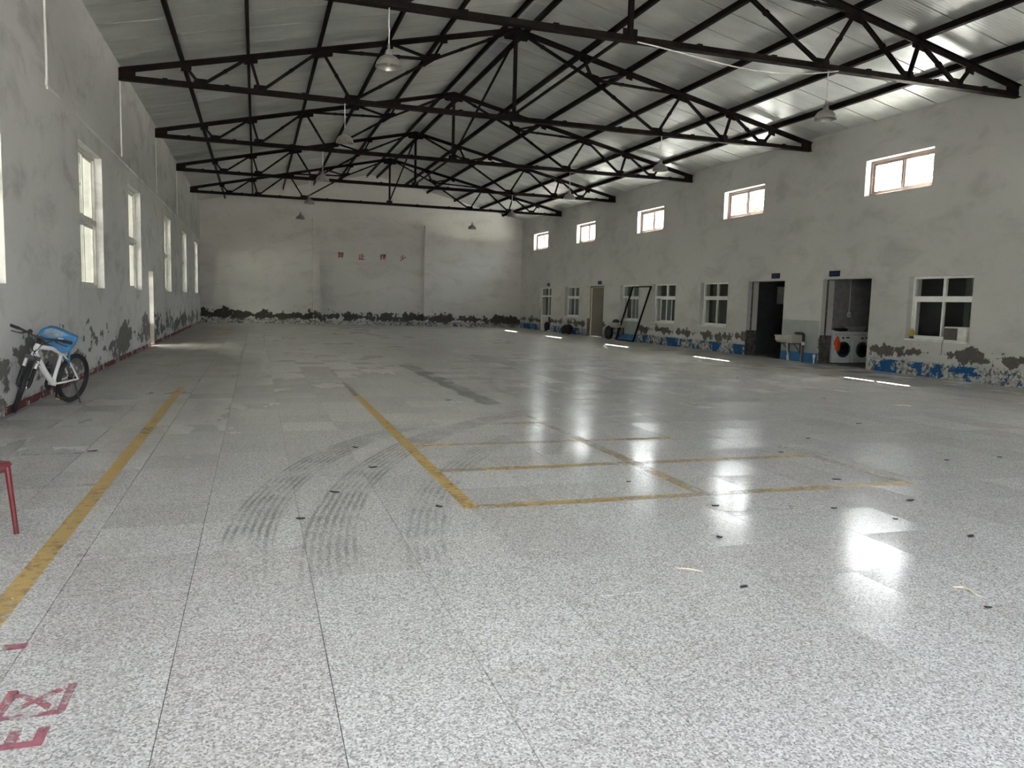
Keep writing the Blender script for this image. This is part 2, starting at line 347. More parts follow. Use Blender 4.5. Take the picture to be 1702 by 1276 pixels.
def wall_cells(axis, fix0, fix1, u0, u1, z0, z1, holes):
    """A wall slab with rectangular openings; axis 'x': faces +-x, runs along y; axis 'y': runs along x."""
    us = sorted({u0, u1, *[h[0] for h in holes], *[h[1] for h in holes]}); zs = sorted({z0, z1, *[h[2] for h in holes], *[h[3] for h in holes]})
    us = [u for u in us if u0 <= u <= u1]; zs = [z for z in zs if z0 <= z <= z1]
    def solid(i, j):
        if not (0 <= i < len(us) - 1 and 0 <= j < len(zs) - 1): return False
        uc = (us[i] + us[i + 1]) / 2; zc = (zs[j] + zs[j + 1]) / 2
        return not any(h[0] < uc < h[1] and h[2] < zc < h[3] for h in holes)
    P = (lambda f, u, z: (f, u, z)) if axis == 'x' else (lambda f, u, z: (u, f, z))
    b = MB()
    for i in range(len(us) - 1):
        for j in range(len(zs) - 1):
            if not solid(i, j): continue
            a, c, d, e = us[i], us[i + 1], zs[j], zs[j + 1]
            for f in (fix0, fix1): b.add([P(f, a, d), P(f, c, d), P(f, c, e), P(f, a, e)], [(0, 1, 2, 3)])
            if not solid(i - 1, j): b.add([P(fix0, a, d), P(fix1, a, d), P(fix1, a, e), P(fix0, a, e)], [(0, 1, 2, 3)])
            if not solid(i + 1, j): b.add([P(fix0, c, d), P(fix1, c, d), P(fix1, c, e), P(fix0, c, e)], [(0, 1, 2, 3)])
            if not solid(i, j - 1): b.add([P(fix0, a, d), P(fix1, a, d), P(fix1, c, d), P(fix0, c, d)], [(0, 1, 2, 3)])
            if not solid(i, j + 1): b.add([P(fix0, a, e), P(fix1, a, e), P(fix1, c, e), P(fix0, c, e)], [(0, 1, 2, 3)])
    return b

def weld(o):
    bm = bmesh.new(); bm.from_mesh(o.data); bmesh.ops.remove_doubles(bm, verts=bm.verts, dist=1e-4)
    bmesh.ops.recalc_face_normals(bm, faces=bm.faces); bm.to_mesh(o.data); bm.free(); return o

# ------------------------------------------------------------------ openings
UPPER = [(2.0, 4.2), (8.57, 10.78), (15.145, 17.354), (21.755, 24.006), (28.271, 30.522), (34.919, 37.172), (41.331, 43.615)]
UZ0, UZ1 = 4.585, 5.502
LOWER = [(13.75, 15.595), (23.49, 25.25), (27.05, 28.90), (30.12, 31.93), (36.60, 38.48)]
LZ0, LZ1 = 0.885, 2.425
DOOR_A, DOOR_B, DOOR_C, DOOR_D = (20.446, 22.312), (16.856, 18.719), (33.65, 35.465), (40.53, 42.375)
LEFTW = [(2.6, 4.75), (8.70, 10.85), (15.175, 17.32), (20.60, 22.693), (28.30, 30.32), (34.75, 36.85), (41.60, 43.695)]
WZ0, WZ1 = 1.564, 4.061
LDOOR = (24.1, 25.1, 0.0, 2.12)
GATE = (-1.8, 4.4, 0.0, 3.7)

# ------------------------------------------------------------------ setting: walls
holes = [(a, b, UZ0, UZ1) for a, b in UPPER] + [(a, b, LZ0, LZ1) for a, b in LOWER] + [(a, b, 0.0, 2.418) for a, b in (DOOR_A, DOOR_B, DOOR_C, DOOR_D)]
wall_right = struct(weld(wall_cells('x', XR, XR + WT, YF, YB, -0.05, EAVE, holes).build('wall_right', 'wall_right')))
holes = [(a, b, WZ0, WZ1) for a, b in LEFTW] + [LDOOR]
wall_left = struct(weld(wall_cells('x', XL - WT, XL, YF, YB, -0.05, EAVE, holes).build('wall_left', 'wall_left')))
gab = [(XL - WT, YB, -0.05), (XR + WT, YB, -0.05), (XR + WT, YB, roof_z(HALF + WT)), (XC, YB, RIDGE), (XL - WT, YB, roof_z(HALF + WT))]
wall_back = struct(MB().prism(gab, (0, WT, 0)).build('wall_back', 'wall_back'))
for x0, x1, zt in ((3.03, 3.43, 5.92), (9.37, 9.80, 5.84)):
    B(x0, x1, YB - 0.32, YB + 0.02, 0.0, zt).build('pilaster', 'wall_back', wall_back)
wf = wall_cells('y', YF - WT, YF, XL - WT, XR + WT, -0.05, EAVE - 0.08, [GATE])
wf.prism([(XL - WT, YF, EAVE - 0.08), (XR + WT, YF, EAVE - 0.08), (XC, YF, RIDGE)], (0, -WT, 0))
wall_front = struct(wf.build('wall_front', 'wall_plain'))
# shallow thickening of the left wall under the conduit line (ledge runs from the third window on)
def ledge(y0, y1): return MB().prism([(XL, y0, 4.40), (XL + 0.03, y0, 4.42), (XL + 0.03, y0, 4.475), (XL, y0, 4.50)], (0, y1 - y0, 0))
struct(ledge(13.06, YB).build('trim_1', 'wall_left'), 'long shallow plaster ledge high on the left wall')

# ------------------------------------------------------------------ setting: floor
floor = struct(B(XL - WT, XR + WT, YF - 0.6, YB + WT, -0.25, -0.012).build('floor', 'joint'))
G = 0.0016
def in_view(x, y):
    v = Vector((x, y, -EYE)); d = v.dot(CAM_F)
    if d < 0.4: return False
    u = F_PX * v.dot(CAM_R) / d; w = F_PX * v.dot(CAM_U) / d
    return abs(u) < 900 and abs(w) < 680
cells = []
i0 = math.floor((XL - TX) / TILE); i1 = math.floor((XR - TX) / TILE); j0 = math.floor((YF - 0.5 - TY) / TILE); j1 = math.floor((YB - TY) / TILE)
for i in range(i0, i1 + 1):
    for j in range(j0, j1 + 1):
        x0, x1 = max(TX + i * TILE, XL), min(TX + (i + 1) * TILE, XR); y0, y1 = max(TY + j * TILE, YF - 0.5), min(TY + (j + 1) * TILE, YB)
        if x1 - x0 > 0.03 and y1 - y0 > 0.03: cells.append((x0, x1, y0, y1))
full = [c for c in cells if abs(c[1] - c[0] - TILE) < 1e-6 and abs(c[3] - c[2] - TILE) < 1e-6 and in_view((c[0] + c[1]) / 2, (c[2] + c[3]) / 2)]
full.sort(key=lambda c: (c[0] + c[1]) ** 2 / 4 + (c[2] + c[3]) ** 2 / 4); near = set(full[:300])
h = TILE / 2 - G
tile_me = MB().add([(-h, -h, -.03), (h, -h, -.03), (h, h, -.03), (-h, h, -.03), (-h, -h, 0), (h, -h, 0), (h, h, 0), (-h, h, 0)],
                   [(4, 5, 6, 7), (0, 1, 5, 4), (1, 2, 6, 5), (2, 3, 7, 6), (3, 0, 4, 7)]).mesh('tile', 'terrazzo')
far = MB()
for c in cells:
    cx, cy = (c[0] + c[1]) / 2, (c[2] + c[3]) / 2; tx, ty = random.uniform(-.0006, .0006), random.uniform(-.0006, .0006)
    if c in near:
        t = link('tile', tile_me, floor); t.location = (cx, cy, random.uniform(-.0004, .0002)); t.rotation_euler = (tx, ty, 0)
    else:
        hx, hy = (c[1] - c[0]) / 2 - G, (c[3] - c[2]) / 2 - G
        q = [(cx + sx * hx, cy + sy * hy, sy * hy * tx - sx * hx * ty) for sx, sy in ((-1, -1), (1, -1), (1, 1), (-1, 1))]
        far.add([(a, b, -.02) for a, b, _ in q] + q, [(4, 5, 6, 7), (0, 1, 5, 4), (1, 2, 6, 5), (2, 3, 7, 6), (3, 0, 4, 7)])
tag(far.build('tile_field', 'terrazzo', floor), kind='stuff')

# painted lines on the floor: thin paint films
LZ = 0.0016
def film(x0, x1, y0, y1, z): return MB().add([(x0, y0, z), (x1, y0, z), (x1, y1, z), (x0, y1, z)], [(0, 1, 2, 3)])
def line(x0, x1, y0, y1, mat, z=LZ): return film(x0, x1, y0, y1, z).build('painted_line', mat, floor)
line(-1.20, -1.09, 1.0, 13.6, 'line_strong', 0.0014)
line(1.435, 1.545, 5.39, 12.2, 'line_strong', 0.0014); line(1.445, 1.535, 12.2, 17.5, 'line_faint', 0.0014)
line(1.545, 5.58, 5.37, 5.485, 'line_mid', 0.0015)
line(1.545, 5.46, 6.63, 6.75, 'line_mid', 0.0015); line(1.545, 4.6, 7.86, 7.98, 'line_mid', 0.0015); line(1.545, 4.6, 9.16, 9.30, 'line_faint', 0.0015)
line(3.39, 3.52, 5.485, 8.2, 'line_mid', 0.0012); line(3.41, 3.50, 8.2, 10.6, 'line_faint', 0.0012)
line(5.46, 5.58, 5.485, 10.2, 'line_faint', 0.0012)
for y in (5.42, 6.66, 8.02): line(-2.5, -1.20, y, y + 0.075, 'line_faint', 0.0015)

def glyph(text, size, mat, M4, name, parent, label=None, depth=0.002):
    cu = bpy.data.curves.new('glyph', 'FONT'); cu.body = text; cu.size = size; cu.extrude = depth; cu.offset = size * 0.022
    cu.align_x = 'CENTER'; cu.align_y = 'CENTER'
    ob = bpy.data.objects.new('glyph', cu); COL.objects.link(ob); dg = bpy.context.evaluated_depsgraph_get()
    me = bpy.data.meshes.new_from_object(ob.evaluated_get(dg)); bpy.data.objects.remove(ob)
    xs = [v.co.x for v in me.vertices]; ys = [v.co.y for v in me.vertices]
    c = Vector(((min(xs) + max(xs)) / 2, (min(ys) + max(ys)) / 2, 0)); k = size / max(max(xs) - min(xs), max(ys) - min(ys))
    for v in me.vertices:
        q = v.co - c; v.co = M4 @ Vector((q.x * k, q.y * k, q.z))
    me.materials.clear(); me.materials.append(M[mat]); o = link(name, me, parent)
    if label: o['label'] = label
    return o
# red floor characters, tops pointing at the left wall
rot = Matrix(((0, -1, 0, 0), (1, 0, 0, 0), (0, 0, 1, 0), (0, 0, 0, 1)))
glyph('\u533a', 0.235, 'red_floor', Matrix.Translation((-0.775, 3.125, 0.0012)) @ rot, 'floor_character', floor, 'worn red painted floor character', 0.0)
glyph('E', 0.205, 'red_floor', Matrix.Translation((-0.785, 2.865, 0.0012)) @ rot, 'floor_letter', floor, 'worn red painted floor letter', 0.0)
def ring(cx, cy, rx, ry, w, mat):
    b = MB(); k = 28
    for i in range(k):
        a0, a1 = 2 * math.pi * i / k, 2 * math.pi * (i + 1) / k
        b.add([(cx + (rx + s) * math.cos(a), cy + (ry + s) * math.sin(a), 0.0014) for a in (a0, a1) for s in (0, w)], [(0, 1, 3, 2)])
    return b.build('painted_ring', mat, floor)
ring(3.42, 5.03, 0.14, 0.13, 0.03, 'red_faint'); ring(3.80, 5.02, 0.12, 0.13, 0.035, 'red_faint')
film(-1.02, -0.93, 3.62, 3.68, 0.0014).build('paint_spot', 'red_floor', floor)
film(-0.98, -0.86, 4.86, 4.90, 0.0014).build('paint_spot', 'red_faint', floor)

# ------------------------------------------------------------------ setting: roof sheets
def slab(y0, y1, s, x_out, zoff, th):   # one slope strip, s=-1 left, +1 right
    a, b = XC + s * 0.004, XC + s * x_out
    return [(a, y0, roof_z(0) + zoff), (b, y0, roof_z(x_out) + zoff), (b, y1, roof_z(x_out) + zoff), (a, y1, roof_z(0) + zoff)]
cb = MB()
for s in (-1, 1): cb.prism(slab(YF - 0.8, YB + 0.8, s, HALF + 0.75, 0.05, 0), (0, 0, 0.06))
ceiling = struct(cb.build('ceiling', 'seam'))
PW = 0.98; y = YF - 0.7; me_p = {}
while y < YB + 0.3:
    for s in (-1, 1):
        if s not in me_p:
            q = slab(0.019, PW - 0.019, s, HALF + 0.6, 0.0, 0)
            me_p[s] = MB().prism(q, (0, 0, 0.049)).mesh('roof_panel', 'roof')
        o = link('roof_panel', me_p[s], ceiling); o.location = (0, y + (0.06 if s > 0 else 0), random.uniform(-0.003, 0.0))
    y += PW
cap = MB().prism([(XC - .32, 0, roof_z(.32) - .006), (XC, 0, RIDGE - .006), (XC + .32, 0, roof_z(.32) - .006), (XC, 0, RIDGE - .02)], (0, 0, 0)) if False else None

# ------------------------------------------------------------------ purlins
ORD = ['first', 'second', 'third', 'fourth', 'fifth', 'innermost']
for s, side in ((-1, 'left'), (1, 'right')):
    for k, rx in enumerate((7.81, 6.40, 4.81, 3.17, 1.84, 0.26)):
        zb = chord_z(rx) + 0.045; hh = 0.125; w = 0.07; t = 0.012
        prof = [(0, 0), (w, 0), (w, t), (t, t), (t, hh - t), (w, hh - t), (w, hh), (0, hh)]
        poly = [(XC + s * (rx + px), YF, zb + pz - SLOPE * px) for px, pz in prof]
        o = MB().prism(poly, (0, YB - YF + 0.1, 0)).build('roof_purlin', 'steel')
        lab = (f'dark steel purlin just {side} of the roof ridge' if k == 5 else f'dark steel roof purlin, {ORD[k]} one up from the {side} wall')
        tag(o, lab, 'purlin', 'roof purlins under the sheets')

# ------------------------------------------------------------------ trusses
ZB = 6.195
def tee(b, a, c, w, hgt, down):     # double-angle chord: flange + stem
    a = Vector(a); c = Vector(c); u = Vector((0, 0, 1)); s = -1 if down else 1
    b.bar(a, c, w, 0.014); b.bar(a + u * s * hgt / 2, c + u * s * hgt / 2, 0.034, hgt)
def make_truss():
    t = empty('roof_truss', (XC, 0, 6.13)); oz = -6.13
    for s in (-1, 1):
        b = MB(); tee(b, (s * 9.13, 0, chord_z(9.13) + .045 + oz), (0, 0, chord_z(0) + .045 + oz), 0.16, 0.11, True); b.build('top_chord', 'steel', t)
    b = MB(); tee(b, (-9.15, 0, 6.14 + oz), (9.15, 0, 6.14 + oz), 0.16, 0.115, False); b.build('bottom_chord', 'steel', t)
    T = lambda x: (x, chord_z(x)); Bt = lambda x: (x, ZB)
    Mn = (2.14, 7.39)
    webs = [(T(7.81), Bt(7.46)), (Bt(7.46), T(6.40)), (T(6.40), Bt(6.18)), (Bt(6.18), T(4.80)), (T(4.80), Bt(4.10)), (Bt(4.10), Mn), (Mn, T(0.05)), (T(4.80), Mn), (T(3.20), Mn), (T(1.84), Mn)]
    for s in (-1, 1):
        for a, c in webs:
            b = MB(); A = Vector((s * a[0], 0, a[1] + oz)); C = Vector((s * c[0], 0, c[1] + oz))
            b.bar(A, C, 0.06, 0.075, (0, 1, 0)); b.bar(A, C, 0.13 if (C - A).length > 1.4 else 0.09, 0.012, (0, 0, 1))
            L = (C - A).length
            if L > 1.2:
                for f in ((0.35, 0.68) if L > 2 else (0.5,)):
                    q = A.lerp(C, f); d = (C - A).normalized(); b.bar(q - d * .04, q + d * .04, 0.07, 0.105, (0, 1, 0))
            b.build('web_member', 'steel', t)
    b = MB(); b.bar((0, 0, ZB + oz), (0, 0, 8.3 + oz), 0.085, 0.085, (0, 1, 0)); b.build('king_post', 'steel', t)
    def gus(pts): MB().prism([(x, -0.009, z + oz) for x, z in pts], (0, 0.018, 0)).build('gusset', 'steel', t)
    for s in (-1, 1):
        gus([(s * 9.14, 6.14), (s * 8.80, 6.14), (s * 8.80, chord_z(8.8)), (s * 9.14, chord_z(9.14) + .03)])
        for x, w in ((7.46, .17), (6.18, .17), (4.10, .19)): gus([(s * (x - w), ZB - .02), (s * (x + w), ZB - .02), (s * (x + w * .75), ZB + .15), (s * (x - w * .75), ZB + .15)])
        for x, w, d in ((7.76, .11, .15), (6.38, .15, .15), (4.78, .24, .17), (3.20, .09, .14), (1.86, .09, .14)):
            gus([(s * (x - w), chord_z(x - w)), (s * (x + w), chord_z(x + w)), (s * (x + w), chord_z(x + w) - d), (s * (x - w), chord_z(x - w) - d)])
        m = Vector((s * Mn[0], Mn[1])); gus([(m.x - .22, m.y - .15 * s * -1 - .05), (m.x + .22, m.y + .15 * s * -1 - .05), (m.x + .18, m.y + .14 - .03 * s), (m.x - .18, m.y + .14 + .03 * s)])
    gus([(-.36, chord_z(.36) + .03), (0, chord_z(0) + .04), (.36, chord_z(.36) + .03), (.30, chord_z(.36) - .16), (-.30, chord_z(.36) - .16)])
    gus([(-.14, ZB - .02), (.14, ZB - .02), (.14, ZB + .17), (-.14, ZB + .17)])
    for s in (-1, 1):
        for x in (3.0, 1.4, 5.2, 6.9, 8.2): MB().bar((s * x - .05, 0, 6.20 + oz), (s * x + .05, 0, 6.20 + oz), 0.06, 0.15).build('batten_plate', 'steel', t)
    return t
truss_labels = ['nearest dark steel roof truss, left half above the frame', 'second nearest dark steel roof truss reaching from wall to wall',
                'third roof truss from the camera, dark steel', 'fourth roof truss from the camera, dark steel', 'farthest dark steel roof truss, in front of the end wall']
t0 = make_truss()
for k in range(5):
    t = t0 if k == 0 else copy_tree(t0)
    t.location = (XC, T1 + (k - 1) * BAY, 6.13); tag(t, truss_labels[k], 'truss', 'roof trusses')
ys = [T1 + (k - 1) * BAY for k in range(5)]
def brace(a, b, lab, w=0.05):
    o = MB().bar(a, b, w, w).build('brace_rod', 'steel'); tag(o, lab, 'brace', 'braces between the king posts')
brace((XC, ys[0], ZB + .10), (XC, ys[1], ZB + .10), 'level steel runner joining the first two king posts')
brace((XC, ys[2], ZB + .10), (XC, ys[3], ZB + .10), 'level steel runner joining the third and fourth king posts')
brace((XC, ys[1], 8.2), (XC, ys[2], ZB + .12), 'slanting rod from the second truss apex down to the third')
brace((XC, ys[3], 8.2), (XC, ys[4], ZB + .12), 'slanting rod from the fourth truss apex down to the farthest')

# sagging cable along the nearest truss
pts = []
for i in range(21):
    f = i / 20; x = XC + 0.1 + f * 4.3; z = 6.12 - 0.30 * math.sin(math.pi * f) * (0.3 + 0.7 * f); pts.append((x, ys[0] - 0.10, z))
tag(MB().tube(pts, 0.012, 6).build('electric_cable', 'cord', None, True), 'thin white cable sagging under the nearest roof truss', 'cable')
# conduits high on the left wall
for k, (yy, z0, z1) in enumerate(((13.10, 4.36, 6.48), (19.72, 4.50, 6.14), (26.22, 4.50, 6.12), (32.8, 4.50, 6.12))):
    tag(MB().tube([(XL + 0.014, yy, z0), (XL + 0.014, yy, z1)], 0.016, 8).build('conduit', 'pvc', None, True),
        ['nearest white conduit dropping high on the left wall', 'white conduit on the left wall below the second truss', 'white conduit on the left wall below the third truss', 'faint white conduit on the left wall below the fourth truss'][k], 'conduit', 'conduits high on the left wall')

# ------------------------------------------------------------------ pendant lamps
def make_lamp():
    t = empty('pendant_lamp')
    MB().tube([(0, 0, 0.30), (0.004, 0, 0.55), (-0.004, 0, 0.70), (0, 0, 0.93)], 0.011, 6).build('cord', 'cord', t, True)
    MB().lathe([(0.012, 0.36), (0.022, 0.34), (0.022, 0.28), (0.045, 0.26), (0.055, 0.21), (0.055, 0.18), (0.03, 0.17)], 16).build('lamp_socket', 'lamp', t, True)
    sh = [(0.055, 0.185), (0.095, 0.172), (0.145, 0.142), (0.185, 0.092), (0.207, 0.035), (0.216, 0.0), (0.207, 0.0), (0.198, 0.035), (0.176, 0.088), (0.138, 0.134), (0.09, 0.162), (0.05, 0.173)]
    MB().lathe(sh, 28, cap=False).build('lamp_shade', 'lamp', t, True)
    MB().lathe([(0.02, 0.175), (0.03, 0.15), (0.045, 0.10), (0.04, 0.065), (0.02, 0.045), (0.004, 0.04)], 14).build('bulb', 'bulb', t, True)
    return t
l0 = make_lamp(); used = False
for k in range(5):
    for s, side in ((-1, 'left'), (1, 'right')):
        l = l0 if not used else copy_tree(l0); used = True
        l.location = (XC + s * 4.25, ys[k], 5.215); l.rotation_euler = (0, 0, random.uniform(0, 6))
        tag(l, f'bell shaped pendant lamp in the {side} row, hanging from the {["nearest", "second nearest", "third", "fourth", "farthest"][k]} truss', 'lamp', 'pendant lamps')

# ------------------------------------------------------------------ windows
def pane(par, x, y0, y1, z0, z1): return B(x - .003, x + .003, y0, y1, z0, z1).build('pane', 'glass', par)
def sash(par, x, y0, y1, z0, z1, w=0.04, d=0.03, mat='pvc'):
    b = B(x - d / 2, x + d / 2, y0, y0 + w, z0, z1); b.box(x - d / 2, x + d / 2, y1 - w, y1, z0, z1)
    b.box(x - d / 2, x + d / 2, y0 + w, y1 - w, z0, z0 + w); b.box(x - d / 2, x + d / 2, y0 + w, y1 - w, z1 - w, z1)
    o = b.build('sash', mat, par); pane(o, x, y0 + w, y1 - w, z0 + w, z1 - w); return o
wi = 0
def new_window(y, z, x):
    global wi; wi += 1
    o = empty(f'window_{wi}', (0, 0, 0)); return struct(o)
def frame_box(b, x0, x1, y0, y1, z0, z1, w):
    b.box(x0, x1, y0, y0 + w, z0, z1); b.box(x0, x1, y1 - w, y1, z0, z1); b.box(x0, x1, y0 + w, y1 - w, z0, z0 + w); b.box(x0, x1, y0 + w, y1 - w, z1 - w, z1)
for a, c in UPPER:                      # high sliding windows, right wall
    w = new_window(a, UZ0, XR); x = XR + 0.20; m = (a + c) / 2
    b = MB(); frame_box(b, x - .035, x + .035, a, c, UZ0, UZ1, 0.06); b.build('window_frame', 'frame_brown', w)
    sash(w, x - .012, a + .06, m + .055, UZ0 + .06, UZ1 - .06, 0.065, 0.022, 'frame_brown'); sash(w, x + .014, m - .055, c - .06, UZ0 + .06, UZ1 - .06, 0.065, 0.022, 'frame_brown')
for a, c in LEFTW:                      # tall windows, left wall
    w = new_window(a, WZ0, XL); x = XL - 0.17; m = (a + c) / 2; zt = 2.80
    b = MB(); frame_box(b, x - .04, x + .04, a, c, WZ0, WZ1, 0.055); b.box(x - .05, x + .06, a + .055, c - .055, zt - .05, zt + .05); b.build('window_frame', 'pvc_dirty', w)
    sash(w, x + .014, a + .055, m + .03, WZ0 + .055, zt - .05, 0.05, 0.024, 'pvc_dirty'); sash(w, x - .014, m - .03, c - .055, WZ0 + .055, zt - .05, 0.05, 0.024, 'pvc_dirty')
    sash(w, x + .014, a + .055, m + .03, zt + .05, WZ1 - .055, 0.05, 0.024, 'pvc_dirty'); sash(w, x - .014, m - .03, c - .055, zt + .05, WZ1 - .055, 0.05, 0.024, 'pvc_dirty')
for k, (a, c) in enumerate(LOWER):      # room windows, right wall
    w = new_window(a, LZ0, XR); x = XR + 0.18; m = (a + c) / 2; zt = 1.90
    b = MB(); frame_box(b, x - .03, x + .05, a, c, LZ0, LZ1, 0.055); b.box(x - .03, x + .05, a + .055, c - .055, zt - .045, zt + .045); b.box(x - .03, x + .05, m - .03, m + .03, zt + .045, LZ1 - .055)
    b.build('window_frame', 'pvc', w)
    pane(w, x, a + .055, m - .03, zt + .045, LZ1 - .055); pane(w, x, m + .03, c - .055, zt + .045, LZ1 - .055)
    opened = {2: 0.34, 3: 0.30}.get(k, 0.0)
    sash(w, x - .012, a + .055, m + .03, LZ0 + .055, zt - .045, 0.045, 0.024)
    sash(w, x + .016, m - .03 - opened, c - .055 - opened, LZ0 + .055, zt - .045, 0.045, 0.024)
    B(XR - 0.035, XR + 0.15, a + .005, c - .005, LZ0 - .03, LZ0 + 0.012).build('window_sill', 'pvc_dirty', w)

# ------------------------------------------------------------------ annex behind the right wall
AX0, AX1, AZ = XR + WT, XR + WT + 4.2, 3.0
struct(B(AX0, AX1 + .3, 9.6, YB + WT, -0.25, -0.001).build('floor_annex', 'cement'))
C_WIN = (37.6, 39.2, 0.9, 2.2)
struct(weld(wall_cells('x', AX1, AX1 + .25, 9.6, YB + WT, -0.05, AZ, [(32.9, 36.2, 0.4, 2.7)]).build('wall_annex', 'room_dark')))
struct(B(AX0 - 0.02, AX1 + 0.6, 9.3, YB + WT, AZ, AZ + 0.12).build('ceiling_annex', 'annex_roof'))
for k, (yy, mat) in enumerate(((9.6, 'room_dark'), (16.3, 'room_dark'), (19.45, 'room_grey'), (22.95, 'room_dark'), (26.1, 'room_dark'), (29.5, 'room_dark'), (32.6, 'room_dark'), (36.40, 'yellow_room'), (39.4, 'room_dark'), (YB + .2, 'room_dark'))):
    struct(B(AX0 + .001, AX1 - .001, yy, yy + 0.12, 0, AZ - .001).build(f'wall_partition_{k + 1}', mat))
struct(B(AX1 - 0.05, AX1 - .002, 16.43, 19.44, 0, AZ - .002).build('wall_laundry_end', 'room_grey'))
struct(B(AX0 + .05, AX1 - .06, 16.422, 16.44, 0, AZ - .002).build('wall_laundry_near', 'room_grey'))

# ------------------------------------------------------------------ doorways
di = 0
def new_door():
    global di; di += 1
    return struct(empty(f'door_{di}'))
for a, c in (DOOR_A, DOOR_B):           # bare openings: groove of the missing frame, stripped foot of the far jamb
    d = new_door()
    B(XR + 0.14, XR + 0.20, c - .006, c + .01, 0.0, 2.41).build('frame_groove', 'cement', d)
    B(XR - 0.004, XR + WT, c - .008, c + .01, 0.0, 0.82).build('stripped_jamb', 'cement', d)
    B(XR - 0.004, XR + WT, a - .01, a + .006, 0.0, 0.30).build('stripped_jamb', 'cement', d)
    B(XR + 0.14, XR + 0.20, a + .02, c - .02, 2.402, 2.42).build('frame_groove', 'cement', d)
d = new_door()                          # beige folding door, partly open
a, c = DOOR_C
B(XR + 0.12, XR + 0.19, c - 0.05, c, 0, 2.41).build('door_post', 'cement', d); B(XR + 0.12, XR + 0.19, a, c, 2.36, 2.418).build('door_head', 'cement', d)
B(XR - 0.006, XR + WT, c - .008, c + .01, 0.0, 0.85).build('stripped_jamb', 'cement', d)
k = 10; y1 = c - 0.19; zz = MB(); pl = []
for i in range(k + 1): pl.append((XR + 0.12 + (0.15 if i % 2 else 0.0), a + 0.01 + (y1 - a) * i / k))
for i in range(k):
    (xa, ya), (xb, yb) = pl[i], pl[i + 1]
    MB().prism([(xa, ya, 0.03), (xb, yb, 0.03), (xb + .008, yb, 0.03), (xa + .008, ya, 0.03)], (0, 0, 2.32)).build('door_slat', 'fold_door', d)
B(XR + 0.115, XR + 0.195, y1, y1 + 0.035, 0.03, 2.35).build('door_edge', 'door_edge', d)  # end post of the door, coloured pale to read as the lit gap
d = new_door()                          # glazed white door at the far end
a, c = DOOR_D; x = XR + 0.16; m = a + 0.75
b = MB(); frame_box(b, x - .03, x + .04, a, c, 0.0, 2.418, 0.06); b.box(x - .03, x + .04, a + .06, c - .06, 1.90, 1.98); b.box(x - .03, x + .04, m - .035, m + .035, .06, 1.90); b.box(x - .03, x + .04, m - .035, m + .035, 1.98, 2.36)
b.box(x - .03, x + .04, a + .06, c - .06, .80, .88); b.build('door_frame', 'pvc', d)
for y0, y1 in ((a + .06, m - .035), (m + .035, c - .06)):
    pane(d, x, y0, y1, 1.98, 2.36); pane(d, x, y0, y1, .88, 1.90)
B(x - .012, x + .012, a + .06, m - .035, .06, .80).build('door_panel', 'room_dark', d); B(x - .012, x + .012, m + .035, c - .06, .06, .80).build('door_panel', 'pvc_dirty', d)
d = new_door()                          # side door in the left wall, leaf folded out of sight
a, c, z0, z1 = LDOOR
b = MB(); b.box(XL - .22, XL - .15, a, a + .05, 0, z1); b.box(XL - .22, XL - .15, c - .05, c, 0, z1); b.box(XL - .22, XL - .15, a + .05, c - .05, z1 - .05, z1); b.build('door_frame', 'pvc_dirty', d)
d = new_door()                          # wide entrance gate behind the photographer, leaves open outwards
for s, xx in ((-1, GATE[0]), (1, GATE[1])):
    g = B(xx - .03, xx + .03, YF - WT - 3.2, YF - WT - .05, 0.05, 3.6).build('gate_leaf', 'gate', d)
    for zz in (0.6, 1.8, 3.0): B(xx - .05, xx + .05, YF - WT - 3.15, YF - WT - .1, zz - .03, zz + .03).build('gate_rail', 'gate', g)

# painted dados beside the sinks
B(XR - .004, XR + .001, 18.78, 20.44, 0.285, 1.235).build('painted_dado', 'dado_grey', wall_right); B(XR - .005, XR + .001, 18.77, 20.445, 0.0, 0.285).build('painted_skirting', 'dado_blue', wall_right)
B(XR - .004, XR + .001, 30.05, 31.75, 0.30, 0.87).build('painted_dado', 'dado_grey', wall_right); B(XR - .005, XR + .001, 30.05, 31.75, 0.0, 0.30).build('painted_skirting', 'dado_blue', wall_right)

# blue door plates
for yc, hw, lab in ((20.90, .20, 'small dark blue plate above the black open doorway'), (18.27, .21, 'small dark blue plate above the laundry doorway'), (34.13, .2, 'small dark plate above the beige folding door'), (40.97, .19, 'small dark plate above the far glazed door')):
    o = B(XR - .018, XR - .001, yc - hw, yc + hw, 2.49, 2.65).build('door_sign', 'sign'); tag(o, lab, 'sign', 'plates above the doors')
    B(XR - .0195, XR - .017, yc - hw + .04, yc + hw - .04, 2.535, 2.605).build('sign_print', 'sign_print', o)

# red characters on the end wall
F = Matrix(((1, 0, 0, 0), (0, 0, -1, 0), (0, 1, 0, 0), (0, 0, 0, 1)))
for ch, xx, zz in (('\u7981', 4.60, 3.945), ('\u6b62', 5.77, 3.91), ('\u70df', 6.985, 3.925), ('\u706b', 8.155, 3.915)):
    glyph(ch, 0.36, 'red_letter', Matrix.Translation((xx, YB - 0.006, zz)) @ F, 'wall_character', wall_back, 'dark red painted wall character', 0.006)

